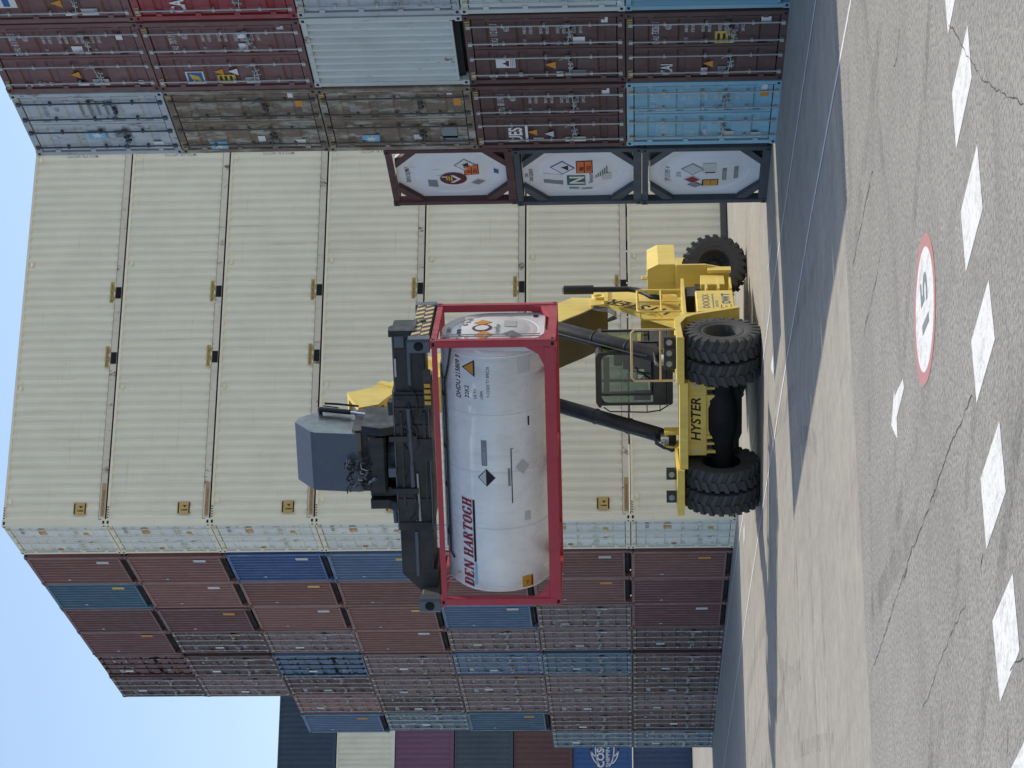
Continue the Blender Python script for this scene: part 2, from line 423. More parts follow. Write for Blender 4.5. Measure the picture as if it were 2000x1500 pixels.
def door_stick(seed):
    r = random.Random(seed)
    def f(b):
        rect(b, -.62, .62 + r.random() * .3, .18, .34, r.choice(['pale_ink', 'white_ink', 'yellow_ink', 'pale_ink']), .017)
        rect(b, .60 + .3 * r.random(), 1.3 + r.random() * .7, .17, .27, r.choice(['white_ink', 'pale_ink', 'white_ink']), .017)
        if r.random() < .6: rect(b, .70, .7, .3, .12, 'grey_ink', .017)
        if r.random() < .5: rect(b, .45, 1.9, .2, .1, 'white_ink', .017)
    return f
L40 = 12.192
# --- cream stack, long side towards the camera
GB = 'cream containers in the tall stack behind the stacker'
def cream_extra(level):
    def f(b):
        # long-side markings (y = -HW face)
        def srect(x, z, w, h, m, y=-HW + .008): b.add([(x, y, z), (x + w, y, z), (x + w, y, z + h), (x, y, z + h)], [(0, 1, 2, 3)], m)
        srect(.32, .56, .34, .36, 'tan_yellow'); b.text('i', .26, (.40, -HW + .005, .64), (1, 0, 0), (0, 0, 1), 'black_ink', .02)
        b.text('4', .16, (.50, -HW + .005, .66), (1, 0, 0), (0, 0, 1), 'black_ink', .01)
        for z in (.57, .87): srect(.33, z, .32, .035, 'black_ink', -HW + .006)
        for x in (6.81, 4.78): srect(x, .24, .66, .11, 'dull_yellow'); b.text('UP TO LIFT ONLY', .075, (x + .03, -HW + .005, .265), (1, 0, 0), (0, 0, 1), 'black_ink', .0, 0, 0, .95)
        srect(.25, .035, 1.0, .12, 'tan_ink', -HW - .0005); b.text('CAUTION 9.6 HIGH', .10, (.3, -HW - .0025, .06), (1, 0, 0), (0, 0, 1), 'maroon_ink', .0, 0, 0, .85)
        for k in range(5):
            x = .2 + k * .075; b.add([(x, -HW - .0005, H - .06), (x + .03, -HW - .0005, H - .06), (x + .06, -HW - .0005, H - .01), (x + .03, -HW - .0005, H - .01)], [(0, 1, 2, 3)], 'black_ink')
        b.text('CU.CAP. 76.3 CU.M.', .11, (L40 - .62, -HW + .006, 1.95), (0, 0, -1), (1, 0, 0), 'grey_ink', .004)
        # end markings
        for k in range(4): rect(b, -.42 - k * .11, 1.78 - .0 * k, .07, .22, 'orange_ink', .014)
        rect(b, .98, 1.62, .18, .14, 'orange_ink', .014); rect(b, .45, .62, .16, .14, 'yellow_ink', .014); rect(b, -.35, .62, .16, .14, 'yellow_ink', .014)
        strokes(b, -.5, 2.4, 3, .09, .1, .05, 'grey_ink', .014)
    return f
def m_vent():
    b = MB('cream'); b.bbox((-.07, -HW - .012, 2.66), (.07, -HW + .02, 2.74), .012); return b
def m_pocket():
    b = MB('dark_gap'); b.box((-.18, -HW - .0055, .025), (.18, -HW - .003, .185), 'dark_gap'); return b
for k in range(7):
    lab = ('cream long-sided container, ' + ('lowest' if k == 0 else 'topmost' if k == 6 else ORD[k + 1] + ' from the ground') + ' in the tall cream stack behind the yellow stacker')
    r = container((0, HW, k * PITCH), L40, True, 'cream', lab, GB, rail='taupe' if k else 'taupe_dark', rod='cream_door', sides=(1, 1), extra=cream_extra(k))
    for x in (.72, 4.15, 8.06, 11.5): link('vent', proto('vent@', m_vent), r, (x, 0, 0))
    for x in (6.096 + 1.03, 6.096 - 1.03): link('fork_pocket', proto('fork_pocket@', m_pocket), r, (x, 0, 0))
    for ch in r.children:
        if ch.name.startswith('door'):
            ch.material_slots[0].material = MATS['cream_door']
# --- receding columns left of the cream stack
cols = [2.70, 5.16, 7.68, 10.10, 12.72, 15.14, 17.55, 19.97, 22.4]
F, D = 0, 1
grid = [
 [(F,'red_brown'),(F,'red_brown'),(F,'red_brown'),(F,'steel_blue'),(F,'royal_blue'),(F,'red_brown'),(F,'red_brown')],
 [(F,'maroon'),(F,'red_brown'),(F,'red_brown'),(F,'red_brown'),(F,'red_brown'),(F,'red_brown_pale'),(F,'teal_blue')],
 [(F,'maroon'),(D,'brown_door'),(F,'steel_blue'),(F,'red_brown'),(F,'red_brown_pale'),(F,'maroon'),(F,'maroon')],
 [(D,'dark_brown'),(D,'brown_door'),(D,'brown_door'),(F,'red_brown'),(D,'brown_door'),(D,'dark_brown'),(F,'maroon')],
 [(D,'dark_brown'),(D,'teal_blue'),(D,'steel_blue'),(D,'brown_door'),(D,'steel_blue'),(D,'dark_brown'),(D,'maroon')],
 [(D,'dark_brown'),(D,'brown_door'),(D,'brown_door'),(D,'brown_door'),(D,'dark_brown'),(D,'brown_door'),(D,'dark_brown')],
 [(D,'brown_door'),(D,'brown_door'),(D,'brown_door'),(D,'dark_brown'),(D,'red_brown_pale')],
 [(D,'dark_brown'),(D,'dark_brown'),(F,'teal_blue'),(D,'slate_blue'),(F,'steel_blue')],
 [(D,'slate_blue'),(D,'slate_blue')],
]
CN = {'red_brown':'red-brown','red_brown_pale':'faded red-brown','maroon':'dark maroon','dark_brown':'dark brown','brown_door':'rusty brown','royal_blue':'bright blue','steel_blue':'steel blue','teal_blue':'dark teal blue','slate_blue':'slate blue'}
GL = 'containers in the receding columns left of the cream stack'
for ci, col in enumerate(grid):
    for k, (t, p) in enumerate(col):
        sd = ci * 20 + k
        lv = 'bottom' if k == 0 else 'top' if k == len(col) - 1 else ORD[k + 1]
        lab = f"{CN[p]} container, {'barred doors' if t else 'corrugated end'} showing, {lv} level, {ORD[ci + 1]} column left of cream stack"
        panel = (ci, k) in ((4, 6), (4, 4))
        r = container((random.uniform(-.03, .05), cols[ci] + HW, k * PITCH), L40, bool(t), p, lab, GL, rod='dark_gap' if panel else ('grey_green' if p == 'slate_blue' else 'steel'), extra=door_marks(sd) if t else None, stickers=(door_stick(sd) if t else front_stick(sd)))
# --- far block, long sides towards the camera
FY = 54.36
for k, (p, nm) in enumerate([('far_navy','dark blue'),('cosco_blue','blue lettered'),('far_brown','brown-red'),('slate','dark slate'),('plum','plum purple'),('far_cream','pale cream'),('navy','dark navy')]):
    def ex(b, k=k):
        if k == 1:
            y = -HW - .004; cx, cz = 6.35, 1.36
            def arc(cx, cz, rx, rz, a0, a1, w=.055, n=24):
                P = []
                for i in range(n + 1):
                    a = math.radians(a0 + (a1 - a0) * i / n)
                    P += [(cx + rx * math.cos(a), y, cz + rz * math.sin(a)), (cx + (rx - w) * math.cos(a), y, cz + (rz - w) * math.sin(a))]
                b.add(P, [(2 * i, 2 * i + 1, 2 * i + 3, 2 * i + 2) for i in range(n)], 'white_ink')
            for a in ((33, 147), (213, 327)):
                arc(cx, cz, .90, .70, *a); arc(cx, cz, .52, .70, *a); arc(cx, cz, 1.0, .48, *a)
            b.text('COSCO', .50, (5.42, y, 1.40), (1, 0, 0), (0, 0, 1), 'white_ink', .03, 0, 0, .98)
            b.text('SHIPPING', .27, (5.44, y, 1.12), (1, 0, 0), (0, 0, 1), 'white_ink', .015, 0, 0, 1.1)
    def st(b, k=k):
        if k == 5:
            for z in (.06, H - .25): b.add([(1.2, -HW - .003, z), (4.0, -HW - .003, z), (4.0, -HW - .003, z + .1), (1.2, -HW - .003, z + .1)], [(0, 1, 2, 3)], 'taupe')
    container((1.2, FY + HW, k * PITCH), L40, True, p, f"{nm} container seen side-on, {'bottom' if k == 0 else 'top' if k == 6 else ORD[k + 1]} level of the distant stack at far left", 'containers in the distant side-on stack', extra=ex if k == 1 else None, stickers=st if k == 5 else None)
# --- near block at right, ends towards the camera
GR = 'containers in the near stack of container ends'
RX = .16
rc = [-21.27, -23.77, -26.28, -28.80, -31.31]
def std(own, num, extra=None, typ='45G1'):
    def f(b):
        lett(b, own, -.12, 2.30, .17, sx=.62); lett(b, num, -.46, 2.30, .19, sx=.62); lett(b, typ, -.62, 2.08, .15, sx=.62)
        for k, (a, c) in enumerate((('MAX.WT.', '30480 KGS'), ('', '67200 LBS'), ('TARE', '3830 KGS'), ('', '8450 LBS'), ('NET', '26650 KGS'), ('', '58750 LBS'), ('CU.CAP.', '76.3 CU.M'), ('', '2694 CU.FT'))):
            z = 1.78 - k * .115 - (k // 2) * .07
            if a: lett(b, a, -.14, z, .085, sx=.6)
            lett(b, c, -.52, z, .085, sx=.75)
        if extra: extra(b)
    return f
def tri(b, y, z, s, m, x=.0145): b.add([(x, y + s, z), (x, y - s, z), (x, y - s * .2, z + s * 1.5)], [(0, 1, 2)], m)
def star(b, y, z, s):
    rect(b, y + s, z - s, 2 * s, 2 * s, 'sky_ink', .0155); P = []
    for i in range(14):
        a = PI / 2 + i * PI / 7; r = s * (.86 if i % 2 == 0 else .32); P.append((.0135, y - r * math.cos(a), z + r * math.sin(a)))
    P.append((.0135, y, z)); b.add(P, [(i, (i + 1) % 14, 14) for i in range(14)], 'white_ink')
def s_common(b): rect(b, -.62, .35, .2, .12, 'white_ink'); rect(b, .98, .25, .14, .1, 'pale_ink')
def sA1(b): rect(b, -.62, .22, .22, .16, 'orange_ink'); rect(b, .98, .82, .26, .20, 'pale_ink'); rect(b, .98, .3, .2, .2, 'pale_ink'); rect(b, -.86, .25, .2, .12, 'white_ink')
def xA1(b): lett(b, 'A WILLORS', .88, 2.12, .15, sx=.62); lett(b, '45 G1', .9, 1.6, .12); lett(b, 'SUPER', .9, 1.35, .12)
def sA2(b): tri(b, .62, 1.72, .12, 'orange_ink'); tri(b, .70, 1.40, .12, 'pale_ink'); rect(b, 1.0, .78, .18, .4, 'white_ink'); rect(b, .95, 1.6, .12, .2, 'pale_ink'); rect(b, -.85, .3, .2, .14, 'white_ink')
def xA2(b): b.text('UES', .36, (.015, .98, 2.02), R_, U_, 'white_ink', .03, 0, 0, .95); rect(b, .98, 1.9, .65, .05, 'white_ink')
def sA3(b): star(b, .78, 2.05, .17); rect(b, .82, 1.05, .2, .16, 'pale_ink'); rect(b, -.92, .35, .14, .1, 'white_ink'); rect(b, -.5, .2, .3, .14, 'orange_ink'); rect(b, .78, .35, .5, .3, 'grey_ink'); rect(b, 1.0, .25, .3, .45, 'grey_ink')
def sA4(b): star(b, .95, 2.15, .17); rect(b, .8, 1.2, .22, .14, 'white_ink'); rect(b, 1.02, .95, .28, .22, 'grey_ink'); rect(b, .95, .42, .2, .2, 'white_ink'); rect(b, -.9, .45, .16, .1, 'white_ink'); rect(b, -.55, .3, .22, .14, 'orange_ink')
def sA5(b): star(b, .45, 1.55, .17); rect(b, .55, .9, .26, .3, 'grey_ink'); rect(b, .98, .3, .24, .2, 'white_ink')
def xA5(b): lett(b, 'MSU 5 4 0 1', -.3, 2.3, .15, 'grey_ink', sx=.62); lett(b, '45G1', -.5, 2.08, .13, 'grey_ink', sx=.62); [rect(b, -.35, 1.62 - .16 * k, .5, .05, 'grey_ink') for k in range(4)]
def sB1(b): rect(b, -.12, .95, .42, .34, 'yellow_ink'); [rect(b, -.16, z, .3, .05, 'black_ink', .0125) for z in (1.0, 1.1, 1.2)]; tri(b, .62, 1.3, .12, 'orange_ink'); rect(b, 1.0, 1.05, .3, .16, 'grey_ink'); rect(b, 1.0, 1.4, .25, .12, 'pale_ink'); rect(b, -.85, .3, .16, .18, 'white_ink')
def xB1(b): lett(b, 'CAI', .98, 2.05, .30, bold=.02, sx=.8)
def sB2(b):
    rect(b, .66, 2.02, .32, .36, 'white_ink'); rect(b, .60, 2.14, .2, .05, 'maroon_ink', .0125); tri(b, .51, 2.16, .07, 'maroon_ink', .012); [rect(b, .62, 2.04 + .03 * k, .26, .012, 'grey_ink', .0125) for k in range(3)]
    tri(b, .60, 1.28, .13, 'orange_ink'); rect(b, 1.0, 1.15, .18, .12, 'white_ink'); rect(b, 1.0, .72, .22, .3, 'grey_ink'); rect(b, -.2, .72, .2, .22, 'white_ink'); rect(b, -.88, .3, .18, .12, 'white_ink'); rect(b, .98, 1.9, .14, .07, 'pale_ink')
def xB2(b): lett(b, 'D', 1.0, 2.38, .2, bold=.02)
def sB4(b):
    rect(b, .98, 2.0, .44, .34, 'white_ink'); rect(b, .95, 2.03, .38, .28, 'blue_ink', .0125)
    b.add([(.011, .9, 2.06), (.011, .72, 2.1), (.011, .62, 2.27), (.011, .82, 2.24)], [(0, 1, 2, 3)], 'yellow_ink')
    rect(b, .98, 1.42, .30, .34, 'yellow_ink'); [rect(b, .94, z, .22, .05, 'black_ink', .0125) for z in (1.48, 1.58, 1.67)]
    tri(b, .58, 1.62, .12, 'orange_ink'); tri(b, .58, 1.35, .12, 'white_ink'); rect(b, 1.0, .98, .22, .26, 'pale_ink'); rect(b, -.22, 1.02, .22, .17, 'white_ink'); rect(b, -.62, 1.0, .22, .17, 'white_ink'); rect(b, -.9, .3, .12, .12, 'pale_ink')
def sB5(b): s_common(b); rect(b, -.2, 1.15, .22, .2, 'white_ink'); tri(b, .62, 1.4, .12, 'orange_ink'); rect(b, 1.0, .9, .22, .3, 'pale_ink'); rect(b, 1.0, 1.3, .12, .2, 'white_ink')
def xB5(b): lett(b, '2', .98, 2.0, .3, bold=.03); lett(b, 'D', 1.02, 2.38, .18, bold=.02)
def xC(b): lett(b, 'CAI', .98, 1.95, .36, bold=.03, sx=.85)
def sC5(b): rect(b, .7, 2.0, .4, .34, 'white_ink'); rect(b, .66, 2.12, .3, .12, 'blue_ink', .0125); tri(b, .6, 1.2, .13, 'orange_ink'); rect(b, 1.0, 1.0, .12, .2, 'white_ink'); rect(b, 1.0, .6, .22, .3, 'pale_ink')
def sC1(b): rect(b, .7, .18, 1.2, .05, 'orange_ink', .008)
near = [
 [(D,'pale_blue','pale blue','barred doors',std('UXX','115172 1',xA1),sA1,'steel'),(D,'dark_brown','dark brown','barred doors',std('UETU','811193 1',xA2),sA2,'steel'),(D,'rusted','heavily rusted','grey repaint patches',None,sA3,'grime'),(D,'rusted','rust-streaked grey','blue star label',None,sA4,'grime'),(D,'grey_blue','weathered grey-blue','panelled doors',xA5,sA5,'navy')],
 [(D,'dark_brown','dark brown','yellow label',std('CAAU','730267 1',xB1),sB1,'steel'),(D,'dark_brown','dark brown','white anchor label',std('TCKU','112181 3',xB2),sB2,'steel'),(F,'grey_green','scuffed grey-green','corrugated end',None,None,'steel'),(D,'maroon','maroon','navy and yellow labels',std('TTAU','707119 1',None),sB4,'steel'),(D,'maroon','maroon','white lettering',std('TGHU','611707 5',xB5),sB5,'steel')],
 [(F,'pale_blue','pale blue','corrugated end cut by frame',None,sC1,'steel'),(D,'grey_green','grey-green','doors cut by frame',None,None,'grey_green'),(D,'grey_blue','grey-blue','doors cut by frame',None,None,'grey_blue'),(D,'bright_red','bright red','white letters',xC,None,'steel'),(D,'maroon','maroon','blue and white label',None,sC5,'steel')],
 [(D,'dark_brown','dark brown','doors',None,None,'steel'),(D,'maroon','maroon','doors',None,None,'steel'),(F,'slate_blue','slate blue','end',None,None,'steel'),(D,'dark_brown','dark brown','doors',None,None,'steel'),(F,'red_brown','red-brown','end',None,None,'steel')],
 [(F,'red_brown','red-brown','end',None,None,'steel'),(D,'slate_blue','slate blue','doors',None,None,'steel'),(D,'dark_brown','dark brown','doors',None,None,'steel'),(F,'maroon','maroon','end',None,None,'steel'),(D,'dark_brown','dark brown','doors',None,None,'steel')],
]
for ci, col in enumerate(near):
    for k, (t, p, nm, what, ex, st, rod) in enumerate(col):
        lv = 'bottom' if k == 0 else 'top' if k == 4 else ORD[k + 1]
        where = ('column beside the tanks', 'second column from the tanks', 'third column from the tanks', 'fourth column from the tanks', 'outermost column')[ci]
        container((RX + random.uniform(-.02, .02), rc[ci] - HW, k * PITCH), L40, bool(t), p, f'{nm} container with {what}, {lv} level, {where}', GR, rod=rod, extra=ex, stickers=st)

# ------------------------------------------------------------------ tank containers (local x 0..6.058, y +-HW, z 0..2.591)
TL, TH, TR, TZ = 6.058, 2.591, 1.155, 1.315
def cyl_fn(x0, z0):
    # maps (along, up) onto the near side (-y) of the barrel; up measured as arc height around z0
    a0 = math.asin(max(-1, min(1, (z0 - TZ) / TR)))
    def f(u, v, r=TR + .006):
        a = a0 + v / TR
        return Vector((x0 + u, -r * math.cos(a), TZ + r * math.sin(a)))
    return f
def m_tank_frame(heavy):
    b = MB('FRAME', 'dark_gap'); pw = .16
    for x0, x1 in ((0, pw), (TL - pw, TL)):
        for s in (-1, 1):
            y0, y1 = sorted((s * HW, s * (HW - .15))); b.bbox((x0, y0, .1), (x1, y1, TH - .1), .012)
            for z0, z1 in ((0, .118), (TH - .118, TH + .011)):
                yy0, yy1 = sorted((s * (HW + .004), s * (HW - .165))); b.box((x0 - .005, yy0, z0), (x1 + .005, yy1, z1))
                zc = (z0 + z1) / 2; ys = s * (HW + .006); xe = -.007 if x0 == 0 else TL + .007
                b.box(((x0 + x1) / 2 - .04, ys - .001, zc - .03), ((x0 + x1) / 2 + .04, ys + .001, zc + .03), 'dark_gap')
                b.box((xe - .001, s * (HW - .085) - .04, zc - .028), (xe + .001, s * (HW - .085) + .04, zc + .028), 'dark_gap')
        b.box((x0 + .01, -HW + .165, .0), (x1 - .01, HW - .165, .17)); b.box((x0 + .01, -HW + .165, TH - .12), (x1 - .01, HW - .165, TH))
        xa, xb = (x0 + .03, x1 - .03)
        for sy in (() if heavy else (-1, 1)):
            for sz in (0, 1):
                zz = (lambda z: z) if sz == 0 else (lambda z: TH - z)
                P = [(sy * (HW - .15), zz(.42)), (sy * (HW - .15), zz(.62)), (sy * .42, zz(.17)), (sy * .62, zz(.17))]
                P = [P[0], P[1], P[2], P[3]]
                b.prism([(sy * (HW - .15), zz(.44)), (sy * (HW - .15), zz(.66)), (sy * .40, zz(.165)), (sy * .66, zz(.165))], 0, xa, xb)
    for s in (-1, 1):
        y0, y1 = sorted((s * (HW - .002), s * (HW - .10)))
        if heavy: b.bbox((.165, y0, .0), (TL - .165, y1, .24), .012)
        else: b.box((.165, y0, .0), (TL - .165, y1, .16))
        y0, y1 = sorted((s * (HW - .002), s * (HW - .09))); b.box((.165, y0, TH - .13), (TL - .165, y1, TH - .02))
        if heavy:
            for xe in (.02, TL - .14): b.prism([(s * (HW - .15), .17), (s * (HW - .62), .17), (s * (HW - .50), .24), (s * (HW - .22), .36), (s * (HW - .15), .62)], 0, xe, xe + .12)
            for x, d in ((.165, 1), (TL - .165, -1)): b.prism([(x, .24), (x + d * .42, .24), (x + d * .16, .36), (x, .62)], 1, y0 + .02, y1 - .02)
    for x in (.9, TL / 2, TL - .9): b.box((x - .06, -HW + .1, .03), (x + .06, HW - .1, .2))
    return b
def m_barrel():
    b = MB('tank_white', 'grey_ink')
    b.lathe([(.13, .001), (.13, .3), (.145, .6), (.18, .88), (.24, 1.04), (.34, TR), (TL - .34, TR), (TL - .24, 1.04), (TL - .19, .88), (TL - .18, .5), (TL - .18, .001)], 0, 64, c=(0, 0, TZ))
    for x in (.40, 1.75, 3.05, 4.35, TL - .40): b.lathe([(x - .02, TR - .001), (x - .02, TR + .004), (x + .02, TR + .004), (x + .02, TR - .001)], 0, 64, c=(0, 0, TZ))
    return b
def m_end_plate(dome=False):
    # octagonal skirt plate with dished head, facing -x at x = .12
    b = MB('tank_end'); oc = [(-1.06, .60), (-.46, .18), (.46, .18), (1.06, .60), (1.06, 2.0), (.46, TH - .14), (-.46, TH - .14), (-1.06, 2.0)]
    if dome: oc = [(-1.06, .26), (1.06, .26)] + [(1.08 * math.cos(a * PI / 12), 1.36 + 1.08 * math.sin(a * PI / 12)) for a in range(0, 13)]
    n = 96 if dome else 48; ring = []; N = len(oc)
    inner = [(.93 * math.cos(2 * PI * k / n), TZ + .93 * math.sin(2 * PI * k / n)) for k in range(n)]
    outer = []
    for k in range(n):
        a = 2 * PI * k / n; dx, dz = math.cos(a), math.sin(a); best = 9
        for i in range(N):
            (x1, z1), (x2, z2) = oc[i], oc[(i + 1) % N]; z1 -= TZ; z2 -= TZ
            ex, ez = x2 - x1, z2 - z1; den = dx * ez - dz * ex
            if abs(den) < 1e-9: continue
            t = (x1 * ez - z1 * ex) / den
            s = (x1 * dz - z1 * dx) / den
            if t > 0 and -1e-6 <= s <= 1.000001: best = min(best, t)
        outer.append((dx * best, TZ + dz * best))
    P = [(.14, y, z) for y, z in outer] + [(.15, y, z) for y, z in inner]
    b.add(P, [(k, (k + 1) % n, n + (k + 1) % n, n + k) for k in range(n)])
    P = [(.26, y, z) for y, z in outer] + [(.14, y, z) for y, z in outer]
    b.add(P, [(k, (k + 1) % n, n + (k + 1) % n, n + k) for k in range(n)])
    b.lathe([(.15, .93), (.175, .90), (.13, .72), (.10, .5), (.085, .25), (.08, .001)], 0, n, c=(0, 0, TZ))
    return b
def tank(loc, rotz, framemat, label, endsign, heavy, stick, group=None, end_at=0):
    root = thing('tank_container', label, 'tank container', loc, rotz, group)
    link('frame', proto(f'tank_frame@{heavy}', lambda: m_tank_frame(heavy)), root, over={'FRAME': framemat}).name = 'frame'
    link('tank_barrel', proto('tank_barrel@', m_barrel), root)
    e = link('end_plate', proto(f'end_plate@{heavy}', lambda: m_end_plate(heavy)), root, (0, 0, 0) if end_at == 0 else (TL - .04, 0, 0), (0, 0, 0) if end_at == 0 else (0, 0, PI))
    if stick:
        b = MB('white_ink'); stick(b)
        prof = [(0, .08), (.25, .085), (.5, .10), (.72, .13), (.9, .172), (.93, .15), (.96, .14), (3, .14)]
        for q in b.v:
            r = math.hypot(q.y, q.z - TZ); k = next(i for i in range(7) if r <= prof[i + 1][0]); (r0, x0), (r1, x1) = prof[k], prof[k + 1]
            q.x = x0 + (x1 - x0) * (r - r0) / (r1 - r0) - .012 + (q.x - .06) * .08
        emit("sticker", b, e, .035)
    return root
def hz(b, y, z, r, m, border='black_ink', x=.066):
    diamond(b, y, z, r, border, x); diamond(b, y, z, r * .86, m, x - .002)
def up1(b):  # top, maroon frame (z, y in end-plane; y left = +)
    lett(b, 'EXFU 551989 7', .42, 2.18, .12, 'black_ink', .01, .85, x=.13)
    lett(b, 'M', .12, 1.5, .001, 'grey_ink')
    rect(b, .62, 1.62, .36, .2, 'grey_ink', .09)
    P = [(.068, .18 + .28 * math.cos(a), 1.28 + .28 * math.sin(a)) for a in [i * PI / 12 for i in range(24)]]
    b.poly(P, 'maroon_ink'); b.add([(.064, .36, 1.28), (.064, .2, 1.12), (.064, .02, 1.26), (.064, .02, 1.34), (.064, .2, 1.2), (.064, .36, 1.36)], [(0, 1, 4, 5), (1, 2, 3, 4)], 'white_ink')
    [rect(b, .28 - .02 * k, 1.30 + .05 * k, .2, .03, 'yellow_ink', .064) for k in range(3)]
    hz(b, -.38, 1.02, .22, 'white_ink', 'grey_ink'); tri(b, -.38, .94, .09, 'black_ink', .062)
    rect(b, .04, .74, .40, .30, 'black_ink', .068); rect(b, .02, .76, .36, .12, 'bright_orange', .066); rect(b, .02, .90, .36, .12, 'bright_orange', .066)
    lett(b, '80', -.06, .91, .12, 'black_ink', .01, x=.064); lett(b, '2031', -.02, .775, .12, 'black_ink', .01, x=.064)
    hz(b, .42, .78, .16, 'grey_ink', 'pale_ink'); rect(b, .1, .34, .18, .1, 'blue_ink', .13)
    for y, w, z, h in ((-.2, .02, 1.55, .6), (.05, .03, 1.5, .7), (.12, .05, 1.42, .1)): rect(b, y, z, w, h, 'pale_ink', .067)
def up2(b):
    lett(b, 'UNU 52363 8', .38, 2.24, .11, 'black_ink', .01, .85, x=.13); lett(b, '22K8', .2, 2.34, .09, 'black_ink', .005, x=.13)
    rect(b, .48, 1.62, .20, .40, 'grey_ink', .064); rect(b, .72 - .52, 1.62, .2, .40, 'white_ink', .062)
    rect(b, .50, 1.16, .46, .38, 'green_ink', .064); lett(b, 'N', .44, 1.19, .42, 'white_ink', .03, 1.15, x=.061)
    hz(b, -.28, 1.62, .26, 'white_ink', 'blue_ink', .066); tri(b, -.28, 1.5, .1, 'black_ink', .062)
    rect(b, -.06, 1.0, .48, .34, 'black_ink', .068); rect(b, -.08, 1.02, .44, .14, 'bright_orange', .066); rect(b, -.08, 1.18, .44, .14, 'bright_orange', .066)
    lett(b, '886', -.16, 1.19, .13, 'black_ink', .01, x=.064); lett(b, '1052', -.14, 1.04, .13, 'black_ink', .01, x=.064)
    lett(b, 'Newport', .42, 1.0, .15, 'green_ink', .0, .85, x=.064)
    for k in range(6): rect(b, .02 + .03 * k, .70 + .045 * k - .0, .30 - .035 * k, .022, 'green_ink', .064)
    rect(b, .3, .62, .3, .2, 'pale_ink', .066); rect(b, .72, 1.3, .1, .2, 'grey_ink', .075); rect(b, .76, 1.02, .08, .22, 'grey_ink', .08)
def up3(b):
    lett(b, 'JPI 21395 4', .46, 2.02, .15, 'grey_ink', .005, .95, x=.13); lett(b, '22T6', .2, 1.8, .13, 'grey_ink', 0, x=.1)
    hz(b, -.16, 1.56, .24, 'pale_ink', 'grey_ink'); hz(b, .3, 1.56, .18, 'red_ink', 'pale_ink', .07); hz(b, .56, 1.5, .16, 'grey_ink', 'black_ink', .08)
    rect(b, .0, 1.08, .40, .28, 'pale_ink', .067); rect(b, .0, 1.1, .05, .2, 'maroon_ink', .064)
    rect(b, .62, 1.02, .32, .34, 'black_ink', .082); rect(b, .60, 1.04, .28, .14, 'orange_ink', .08); rect(b, .60, 1.19, .28, .14, 'orange_ink', .08)
    rect(b, .36, .86, .52, .09, 'grey_ink', .067); rect(b, .34, .62, .52, .09, 'grey_ink', .067)
    lett(b, 'NON FLAMMABLE', .34, .88, .06, 'pale_ink', x=.064); lett(b, 'NO SMOKING', .3, .64, .06, 'pale_ink', x=.064)
TX, TY = .62, -17.83 - HW
TP = 2.591 + .012
gt = 'tank containers stacked end-on beside the lane'
tank((TX, TY, 0), 0, 'frame_slate', 'white tank in dark slate frame, bottom of the three stacked tanks', 0, False, up3, gt)
tank((TX + .02, TY + .01, TP), 0, 'frame_slate', 'white tank with large green N sign, middle of the three stacked tanks', 0, False, up2, gt)
tank((TX + .05, TY - .02, 2 * TP), 0, 'frame_maroon', 'white tank in maroon frame, topmost of the three stacked tanks', 0, False, up1, gt)

# ------------------------------------------------------------------ tank container held in the air by the spreader
HA = math.radians(-43.37)
def held_end(b):
    lett(b, 'DHDU 215809 9', .62, 2.24, .13, 'blue_ink', .01, .85, x=.13)
    for k in range(4): rect(b, .52 - .14 * k, 2.02, .09, .09, 'black_ink', .12)
    lett(b, '22K2', .62, 1.86, .11, 'grey_ink', 0, .8, x=.10)
    hz(b, -.30, 1.58, .20, 'orange_ink', 'orange_ink', .068); hz(b, .46, 1.54, .21, 'orange_ink', 'orange_ink', .075)
    P = [(.066, .06 + .21 * math.cos(i * PI / 12), 1.58 + .21 * math.sin(i * PI / 12)) for i in range(24)]; b.poly(P, 'maroon_ink')
    P = [(.063, .06 + .15 * math.cos(i * PI / 12), 1.58 + .15 * math.sin(i * PI / 12)) for i in range(24)]; b.poly(P, 'white_ink')
    lett(b, 'interflow', .42, 1.20, .17, 'green_ink', .004, .9, x=.064)
    rect(b, .0, .86, .42, .26, 'pale_ink', .067); hz(b, .42, .93, .20, 'grey_ink', 'grey_ink', .07)
    for k in range(3): rect(b, -.2 - .2 * k, 1.9 - .05 * k, .12, .1, 'grey_ink', .095)
    rect(b, -.75, .42, .16, .10, 'black_ink', .135)
held = tank((-5.873, -12.454, 4.43), HA, 'frame_red', 'white tank container in bright red frame hanging under the black spreader', 0, True, held_end, None, end_at=1)
b = MB('wine_ink')
